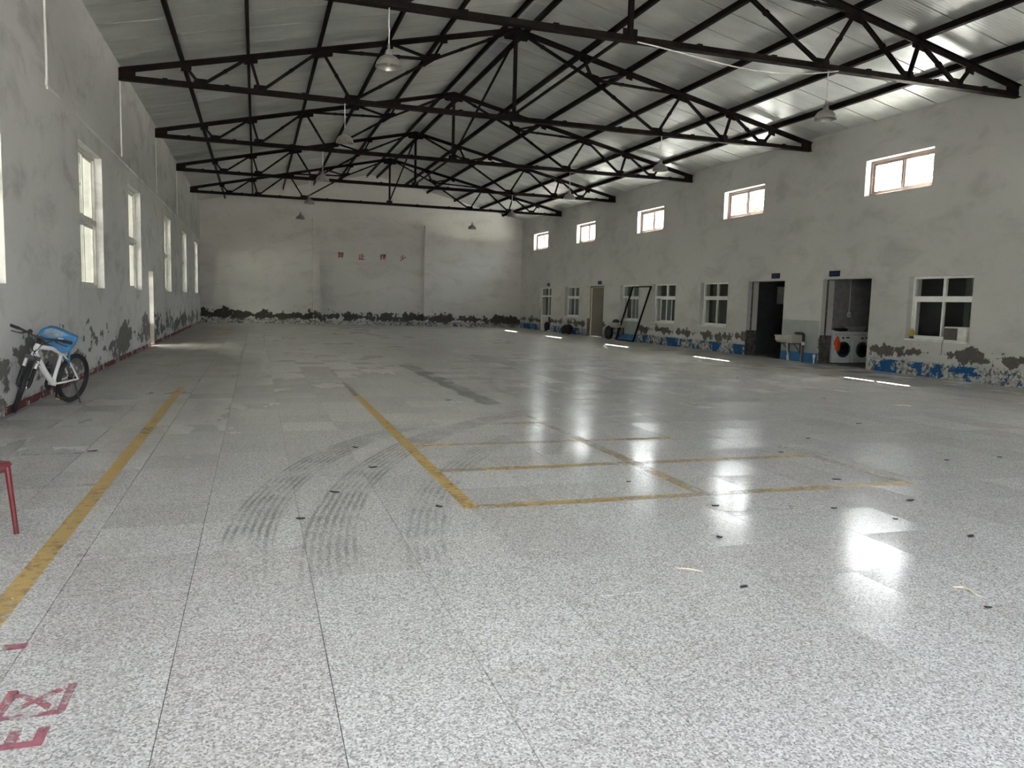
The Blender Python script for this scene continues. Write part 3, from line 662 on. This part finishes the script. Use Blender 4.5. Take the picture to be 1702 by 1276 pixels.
# ------------------------------------------------------------------ rooms: contents
for (ya, yb, xx, lab) in ((13.85, 14.35, XR + .40, 'grey curtain behind the window with the air conditioner'), (24.7, 25.2, XR + .45, 'grey curtain at the left of the window by the black doorway'),
                          (28.3, 28.8, XR + .45, 'grey curtain behind the partly open window right of the leaning frame'), (30.3, 31.8, XR + .45, 'grey curtain behind the leaning frame'), (36.8, 38.3, XR + .45, 'pleated grey curtain in the window left of the folding door')):
    k = max(8, int((yb - ya) * 26)); b = MB(); row = []
    for i in range(k + 1):
        yy = ya + (yb - ya) * i / k; dx = 0.025 * math.sin(i * 1.9) + random.uniform(-.006, .006); row.append((xx + .06 + dx, yy))
    for i in range(k):
        (x0, y0), (x1, y1) = row[i], row[i + 1]
        b.add([(x0, y0, 0.0), (x1, y1, 0.0), (x1, y1, 2.55), (x0, y0, 2.55), (x0 + .006, y0, 0.0), (x1 + .006, y1, 0.0), (x1 + .006, y1, 2.55), (x0 + .006, y0, 2.55)], [(0, 1, 2, 3), (7, 6, 5, 4), (0, 4, 5, 1), (3, 2, 6, 7)])
    tag(b.build('curtain', 'curtain', None, True), lab, 'curtain', 'curtains of the side rooms')

def washer(x0, lab, flip=False):
    yf = 18.72; w, dpt, hh = 0.645, 0.62, 0.94
    t = empty('washing_machine', (x0 + w / 2, yf + dpt / 2, 0)); tag(t, lab, 'washing machine', 'front loading washing machines')
    hx, hy = w / 2, dpt / 2
    bm = bmesh.new(); bmesh.ops.create_cube(bm, size=1.0)
    for v in bm.verts: v.co = Vector((v.co.x * w, v.co.y * dpt, 0.03 + (v.co.z + .5) * (hh - .03)))
    bmesh.ops.bevel(bm, geom=bm.edges[:], offset=0.018, segments=2, affect='EDGES'); me = bpy.data.meshes.new('body'); bm.to_mesh(me); bm.free(); me.materials.append(M['washer']); link('body', me, t)
    B(-hx + .004, hx - .004, -hy - .006, -hy + .01, .845, .852).build('panel_seam', 'dark_metal', t)
    B(-hx + .03, -hx + .20, -hy - .008, -hy + .01, .70, .80).build('drawer', 'pvc', t)
    B(hx - .19, hx - .07, -hy - .008, -hy + .01, .745, .785).build('display', 'black', t)
    MB().lathe([(.03, 0), (.028, -.025), (.001, -.026)], 16, (0.02, -hy - .0, .755), 'y').build('knob', 'dark_metal', t, True)
    dr = MB().lathe([(.225, .0), (.225, -.03), (.205, -.045), (.150, -.045), (.145, -.02)], 32, (.05, -hy, .42), 'y', False).build('door', 'chrome', t, True)
    MB().lathe([(.150, -.03), (.12, -.055), (.06, -.068), (.002, -.07)], 28, (.05, -hy, .42), 'y').build('door_glass', 'washer_glass', dr, True)
    MB().lathe([(.232, .004), (.232, -.012), (.222, -.016), (.222, .004)], 32, (.05, -hy, .42), 'y', False).build('door_seal', 'black', dr, True)
    for sx in (-1, 1):
        for sy in (-1, 1): MB().lathe([(.022, 0), (.022, .035)], 10, (sx * (hx - .06), sy * (hy - .06), 0)).build('foot', 'black', t)
    return t
washer(15.925, 'left white washing machine with an orange cloth on its round door'); washer(16.615, 'right white washing machine, partly hidden by the door jamb')
def blob(name, mat, c, r, squash, lab, cat, seed, sub=3, amp=0.25, floor_z=None):
    rnd = random.Random(seed); bm = bmesh.new(); bmesh.ops.create_icosphere(bm, subdivisions=sub, radius=1.0)
    ph = [(rnd.uniform(1.5, 4), rnd.uniform(0, 6), Vector((rnd.gauss(0, 1), rnd.gauss(0, 1), rnd.gauss(0, 1))).normalized()) for _ in range(7)]
    for v in bm.verts:
        k = 1 + amp * sum(math.sin(f * v.co.dot(d) * 2 + p) for f, p, d in ph) / 4
        v.co = Vector((v.co.x * r[0] * k, v.co.y * r[1] * k, max(v.co.z, -squash) * r[2] * k))
    zmin = min(v.co.z for v in bm.verts)
    for v in bm.verts: v.co.z -= zmin
    for f in bm.faces: f.smooth = True
    me = bpy.data.meshes.new(name); bm.to_mesh(me); bm.free(); me.materials.append(M[mat]); o = link(name, me); o.location = c
    return tag(o, lab, cat)
blob('hanging_cloth', 'orange', (16.01, 18.64, 0.36), (.10, .035, .19), .9, 'orange cloth hung on the left washing machine door', 'cloth', 3, 3, .3)
blob('folded_clothes', 'dark_cloth', (16.39, 19.0, 0.94), (.20, .2, .07), .3, 'dark clothes heaped on the left washing machine', 'clothes', 4, 3, .4)
blob('folded_towel', 'pvc', (16.03, 18.95, 0.94), (.07, .14, .03), .3, 'pale folded towel at the edge of the left washing machine', 'towel', 5, 2, .2)
t = MB().lathe([(.20, 0.0), (.24, .03), (.29, .13), (.305, .135), (.305, .145), (.285, .145), (.23, .035), (.19, .012)], 28, (16.95, 19.02, .94)).build('wash_basin', 'basin_plastic', None, True)
tag(t, 'grey plastic wash basin on the right washing machine', 'basin')
o = MB().tube([(17.04, 19.436, 2.95), (17.04, 19.436, 1.50)], 0.012, 8).build('wall_conduit', 'pvc'); tag(o, 'white conduit running down to the laundry socket', 'conduit')
o = B(16.99, 17.09, 19.42, 19.449, 1.36, 1.50).build('wall_socket', 'pvc'); B(17.015, 17.065, 19.417, 19.421, 1.39, 1.46).build('socket_face', 'basin_plastic', o); tag(o, 'white wall socket above the washing machines', 'socket')
o = B(17.05, 17.50, 22.93, 22.949, 1.72, 2.28).build('notice_board', 'paper'); B(17.03, 17.52, 22.925, 22.949, 2.28, 2.31).build('board_rail', 'pvc', o); tag(o, 'pale board hanging inside the black doorway', 'board')

# ------------------------------------------------------------------ sinks
def make_sink(x, y, lab, rim=0.77):
    t = empty('utility_sink', (x, y, 0)); tag(t, lab, 'sink')
    w, dp = 0.86, 0.44
    o = [(-dp / 2, -w / 2), (dp / 2, -w / 2), (dp / 2, w / 2), (-dp / 2, w / 2)]
    def ringpts(ins, z): return [(px - math.copysign(ins, px), py - math.copysign(ins, py), z) for px, py in o]
    b = MB(); rows = [ringpts(.06, rim - .22), ringpts(.02, rim - .16), ringpts(.015, rim - .05), ringpts(0, rim - .045), ringpts(0, rim), ringpts(.035, rim), ringpts(.05, rim - .06), ringpts(.09, rim - .17)]
    vs = [p for r in rows for p in r]; fs = [(i * 4 + k, i * 4 + (k + 1) % 4, i * 4 + 4 + (k + 1) % 4, i * 4 + 4 + k) for i in range(len(rows) - 1) for k in range(4)] + [(3, 2, 1, 0), tuple(len(vs) - 4 + k for k in range(4))]
    b.add(vs, fs).build('basin', 'sink', t)
    for yy in (-.26, .26):
        b = MB(); b.bar((dp / 2 - .01, yy, rim - .24), (-dp / 2 + .08, yy, rim - .24), .03, .03); b.bar((dp / 2 - .02, yy, rim - .52), (dp / 2 - .02, yy, rim - .22), .03, .03, (0, 1, 0)); b.bar((dp / 2 - .02, yy, rim - .50), (-.02, yy, rim - .25), .02, .02); b.build('bracket', 'dark_metal', t)
    MB().tube([(0, .1, rim - .2), (0, .1, rim - .36), (.04, .12, rim - .46), (.1, .12, .02), (.1, .12, 0.0)], .022, 8).build('drain_pipe', 'pvc_dirty', t, True)
    b = MB().tube([(dp / 2 + .0, -.05, rim + .09), (dp / 2 - .09, -.05, rim + .09), (dp / 2 - .11, -.05, rim + .05)], .014, 8); b.build('tap', 'chrome', t, True)
    return t
make_sink(15.215, 19.76, 'stained sink on brackets between the two open doorways')
make_sink(15.215, 31.62, 'stained sink behind the leaning dark frame')
pp = empty('water_pipe', (15.34, 19.29, 0)); tag(pp, 'thick black lagged water pipe beside the near sink', 'pipe')
MB().tube([(.03, .37, .845), (.0, .34, .845), (0, .10, .845), (0, .04, .835), (0, .0, .80), (0, -.005, .72), (0, -.005, .46)], [.03, .035, .036, .04, .042, .042, .040], 12).build('lagging', 'black', pp, True)
MB().tube([(0, -.005, .47), (0, -.005, 0.0)], .027, 10).build('pipe_foot', 'dark_metal', pp, True)
MB().tube([(0, .0, .60), (0, .0, .50)], .046, 12).build('white_sleeve', 'pvc', pp, True)
MB().tube([(0.03, .10, .74), (0.03, .10, 0.0)], .016, 8).build('side_pipe', 'basin_plastic', pp, True)
pp = empty('valve', (15.40, 20.06, 0)); MB().lathe([(.02, 0), (.02, .10), (.03, .10), (.03, .15), (.01, .16)], 10).build('valve_body', 'pvc', pp, True); tag(pp, 'small white valve at the floor under the near sink', 'valve')
pp = empty('valve', (15.38, 18.83, 0)); MB().lathe([(.02, 0), (.02, .16), (.035, .17), (.035, .25), (.01, .26)], 10).build('valve_body', 'pvc', pp, True); tag(pp, 'small white valve at the foot of the laundry doorway', 'valve')
blob('rubber_bucket', 'black', (15.05, 32.1, 0), (.20, .24, .33), .8, 'black tub under the sink behind the leaning frame', 'tub', 9, 3, .12)
blob('wet_cloth', 'dark_cloth', (15.22, 31.75, 0.765), (.14, .26, .09), .2, 'dark cloth heaped on the far sink', 'cloth', 12, 3, .35)
blob('sack', 'sack', (15.02, 37.0, 0), (.25, .48, .26), .7, 'dark maroon sack lying against the right wall', 'sack', 15, 3, .25)
blob('floor_bundle', 'dark_cloth', (15.25, 40.6, 0), (.12, .12, .28), .8, 'dark bundle leaning by the far glazed door', 'bundle', 16, 3, .2)

# leaning dark frame
t = empty('leaning_frame', (15.2, 30.0, 0)); tag(t, 'empty dark metal door frame leaning on the right wall', 'frame')
def lf(p): return Vector(p) - Vector((15.2, 30.0, 0))
fa, fb, fc, fd = lf((15.12, 29.82, 0.03)), lf((15.405, 28.98, 2.33)), lf((15.405, 30.62, 2.33)), lf((15.12, 31.46, 0.03))
for nm, p, q in (('frame_post', fa, fb), ('frame_head', fb, fc), ('frame_post', fc, fd), ('frame_foot', fd, fa)): MB().bar(p, q, .05, .06, (1, 0, 0)).build(nm, 'steel', t)

# air conditioner on the sill
t = empty('air_conditioner', (XR + 0.10, 14.09, LZ0 + .012)); tag(t, 'boxy window air conditioner on the sill of the nearest low window', 'air conditioner')
bm = bmesh.new(); bmesh.ops.create_cube(bm, size=1.0)
for v in bm.verts: v.co = Vector((v.co.x * .34 , v.co.y * .62, (v.co.z + .5) * .335))
bmesh.ops.bevel(bm, geom=bm.edges[:], offset=.02, segments=2, affect='EDGES'); me = bpy.data.meshes.new('case'); bm.to_mesh(me); bm.free(); me.materials.append(M['ac']); link('case', me, t)
g = B(-.176, -.165, -.09, .28, .03, .30).build('grille', 'grille', t)
for i in range(9): B(-.182, -.174, -.085, .275, .045 + i * .029, .053 + i * .029).build('louvre', 'grille', g)
B(-.177, -.165, -.28, -.12, .03, .30).build('control_panel', 'ac', t)
MB().tube([(-.155, .30, .02), (-.17, .31, -.10), (-.165, .315, -.33)], .006, 6).build('cable', 'dark_metal', t, True)
t = empty('lantern', (XR + 0.07, 15.46, LZ0 + .012)); tag(t, 'small yellow lantern standing on the window sill', 'lantern')
MB().lathe([(.05, 0), (.05, .05), (.035, .06)], 14).build('base', 'black', t, True); MB().lathe([(.035, .06), (.055, .09), (.06, .16), (.045, .20), (.02, .22)], 14).build('globe', 'yellow', t, True)
MB().tube([(0, .045, .17), (0, .04, .23), (0, 0, .255), (0, -.04, .23), (0, -.045, .17)], .005, 6).build('handle', 'dark_metal', t, True)

# ------------------------------------------------------------------ stool at the left edge
t = empty('stool', (-1.60, 5.44, 0), R(-44)); tag(t, 'chipped red stool cut off by the left edge', 'stool')
sw, sd, sz = 0.30, 0.215, 0.452
bm = bmesh.new(); bmesh.ops.create_cube(bm, size=1.0)
for v in bm.verts: v.co = Vector((v.co.x * sw, v.co.y * sd, sz - .015 + v.co.z * .03))
bmesh.ops.bevel(bm, geom=bm.edges[:], offset=.010, segments=2, affect='EDGES'); me = bpy.data.meshes.new('seat'); bm.to_mesh(me); bm.free(); me.materials.append(M['red_paint']); link('seat', me, t)
for sx in (-1, 1):
    for sy in (-1, 1):
        MB().tube([(sx * (sw / 2 - .022), sy * (sd / 2 - .022), sz - .028), (sx * (sw / 2 + .004), sy * (sd / 2 + .004), 0)], [.017, .014], 10).build('leg', 'red_paint', t, True)
for sx in (-1, 1): MB().bar((sx * (sw / 2 - .025), -sd / 2 + .03, sz - .045), (sx * (sw / 2 - .025), sd / 2 - .03, sz - .045), .014, .036).build('apron', 'red_paint', t)
for sy in (-1, 1): MB().bar((-sw / 2 + .03, sy * (sd / 2 - .025), sz - .045), (sw / 2 - .03, sy * (sd / 2 - .025), sz - .045), .014, .036).build('apron', 'red_paint', t)

# ------------------------------------------------------------------ bicycle (x forward, y left, z up)
def bicycle():
    root = empty('bicycle'); tag(root, 'white mountain bike with black tyres leaning by the left wall', 'bicycle')
    RW = 0.335; rear = Vector((0, 0, RW)); bb = Vector((.43, 0, .30)); fr = Vector((1.06, 0, RW))
    ax = Vector((-.358, 0, .934)); hb = Vector((.872, 0, .700)); ht = hb + ax * .15
    st = Vector((.300, 0, .735))
    b = MB()
    b.tube([hb - ax * .01, ht], .034, 14); b.tube([hb + ax * .045, hb.lerp(bb, .5), bb], [.036, .039, .033], 14)
    b.tube([ht - ax * .035, ht.lerp(st, .55) + Vector((0, 0, -.012)), st + Vector((.012, 0, -.05))], [.030, .028, .022], 12); b.tube([bb, st], [.025, .021], 12)
    b.tube([bb - Vector((0, .045, 0)), bb + Vector((0, .045, 0))], .026, 12)
    for s in (-1, 1):
        b.tube([bb + Vector((-.02, s * .03, 0)), Vector((.20, s * .052, .315)), rear + Vector((0, s * .068, 0))], [.014, .012, .011], 10)
        b.tube([st + Vector((.012, s * .018, -.05)), Vector((.17, s * .05, .55)), rear + Vector((0, s * .068, 0))], [.012, .011, .011], 10)
    fm = b.build('frame', 'bike_white', root, True)
    MB().prism([hb + ax * .05 + Vector((.032, -.022, 0)), hb + ax * .05 + Vector((.032, .022, 0)), ht + Vector((.036, .018, -.03)), ht + Vector((.036, -.018, -.03))], (.003, 0, .001)).build('head_badge', 'black', fm)
    MB().tube([Vector((.62, .0, .525)), Vector((.60, 0, .56)), Vector((.56, 0, .60))], .010, 8).build('cage_mount', 'black', fm, True)
    def wheel(name, c, m4):
        tyre = MB(); N = 48
        for k in range(1): tyre.tube([(RW * .0 + (RW - .029) * math.cos(2 * math.pi * i / N), 0, (RW - .029) * math.sin(2 * math.pi * i / N)) for i in range(N)], .029, 10, True)
        w = empty(name); w.parent = root; w.matrix_local = m4 @ Matrix.Translation(c)
        tyre.build('tyre', 'rubber', w, True)
        rim = MB().lathe([(RW - .048, -.013), (RW - .066, -.010), (RW - .070, 0), (RW - .066, .010), (RW - .048, .013), (RW - .044, 0), (RW - .048, -.013)], 48, (0, 0, 0), 'y', False); rim.build('rim', 'black', w, True)
        sp = MB()
        for i in range(28):
            a = 2 * math.pi * i / 28; a2 = a + (.55 if i % 2 else -.55); yy = .03 if i % 4 < 2 else -.03
            sp.bar((.022 * math.cos(a2), yy, .022 * math.sin(a2)), ((RW - .066) * math.cos(a), 0, (RW - .066) * math.sin(a)), .003, .003)
        sp.build('spokes', 'chrome', w)
        MB().lathe([(.012, -.062), (.020, -.035), (.016, 0), (.020, .035), (.012, .062)], 14, (0, 0, 0), 'y').build('hub', 'black', w, True)
        MB().lathe([(.052, .040), (.08, .040), (.08, .043), (.052, .043), (.052, .040)], 30, (0, 0, 0), 'y', False).build('brake_disc', 'chrome', w, True)
        B(.262, .275, -.006, .006, -.03, .03).build('wheel_reflector', 'pvc', w)
        return w
    wheel('rear_wheel', rear, Matrix.Identity(4))
    steer = Matrix.Translation(hb) @ Matrix.Rotation(R(34), 4, ax) @ Matrix.Translation(-hb)
    wheel('front_wheel', fr, steer)
    b = MB()
    for s in (-1, 1):
        top = hb - ax * .035 + Vector((.0, s * .062, 0)); low = Vector((1.035, s * .062, .40)); b.tube([top, top.lerp(low, .45)], .017, 12); b.tube([top.lerp(low, .42), low, fr + Vector((-.006, s * .062, 0))], [.023, .023, .014], 12)
    b.bar(hb - ax * .03 + Vector((0, -.085, 0)), hb - ax * .03 + Vector((0, .085, 0)), .06, .05, ax)
    b.tube([hb - ax * .30 + Vector((.07, s_ * .05, 0)) if s_ else hb - ax * .25 + Vector((.095, 0, 0)) for s_ in (-1, 0, 1)], .014, 8)
    fk = b.xf(steer).build('fork', 'black', root, True)
    b = MB()
    for s in (-1, 1):
        top = hb - ax * .045 + Vector((.001, s * .062, 0)); low = Vector((1.035, s * .062, .40)); b.tube([top, top.lerp(low, .40)], .0185, 12)
    b.xf(steer).build('stanchion', 'bike_white', fk, True)
    B(-.012, .012, -.001, .003, -.05, .05).xf(steer @ Matrix.Translation((1.015, .088, .47))).build('fork_decal', 'bike_white', fk)
    bc = ht + ax * .075 + Vector((.075, 0, .03))
    b = MB(); b.tube([ht, ht + ax * .07], .022, 12); b.tube([ht + ax * .055, bc], .018, 12); b.xf(steer).build('stem', 'black', root, True)
    hbar = MB().tube([bc + Vector((-.035, -.34, .035)), bc + Vector((-.02, -.22, .03)), bc + Vector((0, -.08, .0)), bc + Vector((0, .08, 0)), bc + Vector((-.02, .22, .03)), bc + Vector((-.035, .34, .035))], .0145, 10).xf(steer).build('handlebar', 'black', root, True)
    for s in (-1, 1):
        MB().tube([bc + Vector((-.023, s * .235, .031)), bc + Vector((-.036, s * .35, .036))], [.018, .019], 12).xf(steer).build('grip', 'rubber', hbar, True)
        MB().tube([bc + Vector((.0, s * .17, .015)), bc + Vector((.045, s * .19, .0)), bc + Vector((.055, s * .25, -.008)), bc + Vector((.045, s * .31, -.01))], [.015, .012, .009, .007], 8).xf(steer).build('brake_lever', 'black', hbar, True)
    MB().lathe([(.024, 0), (.028, .02), (.018, .04), (.004, .045)], 14).xf(steer @ Matrix.Translation(bc + Vector((0, -.12, .02)))).build('bell', 'black', hbar, True)
    cb_ = MB().tube([steer @ (bc + Vector((.02, .13, .0))), steer @ (bc + Vector((.13, .05, -.05))), Vector((.97, .06, .74)), Vector((.90, .07, .62)), Vector((.80, .05, .58))], .005, 6)
    cb_.tube([steer @ (bc + Vector((.02, -.13, .0))), steer @ (bc + Vector((.14, -.03, -.06))), Vector((.95, .02, .80)), Vector((.86, .03, .70))], .005, 6); cb_.build('brake_cable', 'black', root, True)
    MB().tube([st, Vector((.265, 0, .85))], .014, 10).build('seat_post', 'black', root, True)
    MB().tube([st - Vector((0, 0, .015)), st + Vector((0, 0, .01))], .024, 10).build('seat_clamp', 'black', root, True)
    sd_ = MB().tube([(.13, 0, .868), (.17, 0, .872), (.24, 0, .870), (.32, 0, .872), (.40, 0, .868)], [.05, .07, .055, .03, .018], 12)
    sd_.v = [(x, y, .87 + (z - .87) * .45) for x, y, z in sd_.v]; sd_.build('saddle', 'black', root, True)
    cr = MB().lathe([(.090, -.052), (.090, -.048), (.03, -.048), (.03, -.052), (.090, -.052)], 32, bb, 'y', False).lathe([(.072, -.060), (.072, -.056), (.03, -.056), (.03, -.060), (.072, -.060)], 28, bb, 'y', False).build('crankset', 'black', root, True)
    for s, a in ((1, R(-80)), (-1, R(100))):
        e = bb + Vector((.17 * math.cos(a), s * .085, .17 * math.sin(a))); MB().bar(bb + Vector((0, s * .065, 0)), e, .014, .026, (0, 1, 0)).build('crank_arm', 'dark_metal', cr)
        pd = B(-.05, .05, -.04, .04, -.011, .011).xf(Matrix.Translation(e + Vector((0, s * .055, 0)))).build('pedal', 'black', root)
        B(.0505, .054, -.030, .030, -.008, .008).xf(Matrix.Translation(e + Vector((0, s * .055, 0)))).build('pedal_reflector', 'amber', pd)
    MB().lathe([(.05, -.045), (.05, -.03), (.02, -.03), (.02, -.045), (.05, -.045)], 24, rear, 'y', False).build('sprocket', 'dark_metal', root, True)
    ch = MB(); ch.bar(bb + Vector((0, -.05, .088)), rear + Vector((0, -.038, .048)), .008, .010); ch.bar(bb + Vector((0, -.05, -.088)), rear + Vector((.02, -.038, -.12)), .008, .010); ch.bar(rear + Vector((.02, -.038, -.12)), rear + Vector((.0, -.038, -.05)), .02, .02); ch.build('chain', 'dark_metal', root)
    ca = MB()
    for yy in (-.035, .035): ca.tube([Vector((.56, yy, .44)), Vector((.53, yy, .50)), Vector((.555, yy, .57)), Vector((.60, yy * .3, .565))], .004, 6)
    ca.tube([Vector((.575 + .035 * math.cos(i * .524), .037 * math.sin(i * .524), .545)) for i in range(12)], .004, 6, True); ca.build('bottle_cage', 'black', root, True)
    return root
bike = bicycle()
hd = math.atan2(-.934, -.358)
lean = R(8.5)
bike.matrix_world = Matrix.Translation((-2.40, 11.86, 0.0)) @ Matrix.Rotation(hd, 4, 'Z') @ Matrix.Rotation(-lean, 4, 'X')
inv = bike.matrix_world.inverted()
kf = inv @ Vector((-2.40 + .934 * .20 - .358 * .10, 11.86 - .358 * .20 - .934 * .10, 0.008))
MB().tube([(.10, .075, .32), (.10, .09, .29), kf], [.011, .011, .010], 8).build('kickstand', 'black', bike, True)

# blue bag over the saddle
t = empty('shopping_bag', (-2.43, 11.50, 0.62)); tag(t, 'blue nylon bag slumped over the bicycle saddle', 'bag')
outl = [(-2.67, .95), (-2.64, .99), (-2.60, 1.02), (-2.53, 1.045), (-2.46, 1.03), (-2.33, .965), (-2.21, .905), (-2.215, .87), (-2.25, .80), (-2.31, .72), (-2.37, .685), (-2.42, .70), (-2.51, .77), (-2.60, .85)]
cx, cz = sum(p[0] for p in outl) / len(outl), sum(p[1] for p in outl) / len(outl)
b = MB(); K = len(outl); lay = [(-.115, .90), (-.10, .97), (-.05, 1.0), (.05, 1.0), (.12, .97), (.14, .85)]
for yy, s in lay: b.v += [((cx + (px - cx) * s) + 2.43 - yy * .15, yy, (cz + (pz - cz) * s) - .62 + random.uniform(-.008, .008)) for px, pz in outl]
b.f += [(i * K + k, i * K + (k + 1) % K, (i + 1) * K + (k + 1) % K, (i + 1) * K + k) for i in range(len(lay) - 1) for k in range(K)] + [tuple(range(K)), tuple((len(lay) - 1) * K + k for k in range(K - 1, -1, -1))]
b.build('bag_body', 'bag_blue', t, True)
MB().prism([((px - cx) * .84 + cx + 2.43 + .018, -.118, (pz - cz) * .84 + cz - .62 + .008) for px, pz in ((-2.655, .935), (-2.60, 1.01), (-2.53, 1.035), (-2.46, 1.02), (-2.30, .93), (-2.40, .90), (-2.52, .885))], (0, .012, 0)).build('faded_flap', 'bag_grey', t)
MB().prism([(px + 2.43, -.117, pz - .62) for px, pz in ((-2.42, .865), (-2.36, .86), (-2.36, .885), (-2.42, .895))], (0, .01, 0)).build('white_print', 'pvc', t)
MB().tube([(.12, -.03, .08), (.11, -.02, .0), (.10, .02, -.06), (.06, .05, -.02)], .012, 8).build('strap', 'bag_blue', t, True)

o = B(-1.98, -1.90, YB - .016, YB - .001, 2.32, 2.40).build('wall_socket', 'pvc'); B(-1.955, -1.925, YB - .018, YB - .015, 2.34, 2.38).build('socket_face', 'basin_plastic', o); tag(o, 'upper of two tiny white sockets on the end wall', 'socket', 'sockets on the end wall')
o = B(-1.98, -1.90, YB - .016, YB - .001, 2.15, 2.23).build('wall_socket', 'pvc'); B(-1.955, -1.925, YB - .018, YB - .015, 2.17, 2.21).build('socket_face', 'basin_plastic', o); tag(o, 'lower of two tiny white sockets on the end wall', 'socket', 'sockets on the end wall')
# ------------------------------------------------------------------ litter on the floor
spots = [(2.51, 3.51), (3.03, 5.95), (3.33, 5.07), (2.9, 4.35), (5.02, 4.88), (4.96, 5.66), (4.21, 4.81), (4.63, 3.97), (3.59, 2.94), (7.56, 6.22), (2.78, 11.55), (-1.47, 8.13), (.95, 7.91), (.99, 6.93), (1.27, 5.49), (.57, 6.08), (.28, 5.38), (10.05, 14.73), (9.39, 11.16), (7.78, 8.53), (6.81, 6.2), (4.45, 4.45), (5.3, 6.9), (6.2, 7.6)]
for i, (x, y) in enumerate(spots):
    r = random.uniform(.016, .034) * (1 + .04 * y); bm = bmesh.new(); bmesh.ops.create_icosphere(bm, subdivisions=2, radius=1.0)
    for v in bm.verts: k = 1 + random.uniform(-.3, .3); v.co = Vector((v.co.x * r * k, v.co.y * r * .45 * k, (v.co.z + .8) * .004 * (1 + abs(v.co.x))))
    me = bpy.data.meshes.new('litter_flake'); bm.to_mesh(me); bm.free(); me.materials.append(M['litter']); o = link('litter_flake', me); o.location = (x, y, 0.001); o.rotation_euler = (0, 0, random.uniform(-.9, .5))
    tag(o, 'small dark flake of dry litter on the tiled floor', 'litter', 'dark litter flakes on the floor')
tag(MB().tube([(3.66, 3.22, .006), (3.70, 3.19, .012), (3.70, 3.14, .012), (3.68, 3.09, .008), (3.70, 3.05, .005)], [.004, .006, .006, .005, .003], 6).build('straw_stalk', 'straw', None, True), 'curled pale straw lying at the right of the floor', 'straw')
tag(MB().tube([(2.30, 3.87, .005), (2.36, 3.83, .008), (2.42, 3.78, .005)], [.003, .005, .003], 6).build('wood_splinter', 'straw', None, True), 'pale thin splinter lying on the middle of the floor', 'splinter')

# ------------------------------------------------------------------ outdoors: yard, added light-blocking wall and roof, trees
struct(B(-140, 160, -80, 220, -0.5, -0.26).build('ground', 'ground'))
struct(B(-7.6, -7.3, -6, 62, -0.3, 4.6).build('wall_neighbour', 'neighbour'))  # wall added outside to cut the sky light entering the left windows
cn = MB().prism([(XL - WT, YF, 4.55), (-6.75, YF, 4.28), (-6.75, YF, 4.34), (XL - WT, YF, 4.61)], (0, YB + 8 - YF, 0)).build('canopy', 'annex_roof'); struct(cn, 'lean-to canopy over the lane outside the left wall')  # invented roof, keeps most daylight off the left windows
for k in range(10): MB().bar((-6.2, YF + 1 + k * 5.5, -0.27), (-6.2, YF + 1 + k * 5.5, 4.28), .08, .08, (0, 1, 0)).build('canopy_post', 'gate', cn)
def tree(x, y, hgt, rad, lab, seed):
    rnd = random.Random(seed); t = empty('tree', (x, y, -.26)); tag(t, lab, 'tree', 'trees outside the windows')
    b = MB(); b.tube([(0, 0, 0), (.1, .05, hgt * .3), (0, .1, hgt * .55), (.1, 0, hgt * .8)], [.22, .17, .12, .05], 8)
    for i in range(6):
        a = rnd.uniform(0, 6.28); z = hgt * rnd.uniform(.35, .6); b.tube([(0, .05, z), (rad * .4 * math.cos(a), rad * .4 * math.sin(a), z + hgt * .12), (rad * .75 * math.cos(a), rad * .75 * math.sin(a), z + hgt * .2)], [.08, .05, .02], 6)
    b.build('trunk', 'bark', t, True)
    lf_ = MB()
    cl = [(Vector((rnd.gauss(0, .42) * rad, rnd.gauss(0, .42) * rad, hgt * rnd.uniform(.42, 1.0))), rnd.uniform(.5, 1.0) * rad * .42) for _ in range(34)]
    for i in range(4200):
        c, r = cl[rnd.randrange(len(cl))]; d = Vector((rnd.gauss(0, 1), rnd.gauss(0, 1), rnd.gauss(0, 1))).normalized() * r * rnd.random() ** .4
        p = c + d; u = Vector((rnd.gauss(0, 1), rnd.gauss(0, 1), rnd.gauss(0, 1))).normalized(); w = u.orthogonal().normalized(); s = rnd.uniform(.10, .19)
        lf_.v += [tuple(p - u * s), tuple(p + w * s * .45), tuple(p + u * s), tuple(p - w * s * .45)]; q = len(lf_.v); lf_.f.append((q - 4, q - 3, q - 2, q - 1))
    me = bpy.data.meshes.new('foliage'); me.from_pydata(lf_.v, [], lf_.f); me.materials.append(M['leaf']); tag(link('foliage', me, t), kind='stuff')
tree(27.0, 27.5, 8.2, 2.6, 'leafy tree seen through the nearest high window', 1)
tree(27.0, 40.0, 8.4, 2.6, 'leafy tree seen through the second high window', 2)
tree(27.5, 53.0, 8.6, 2.7, 'leafy tree seen through the third high window', 3)
tree(-9.5, 58.0, 9.0, 3.0, 'leafy tree seen through the tall left windows', 4)
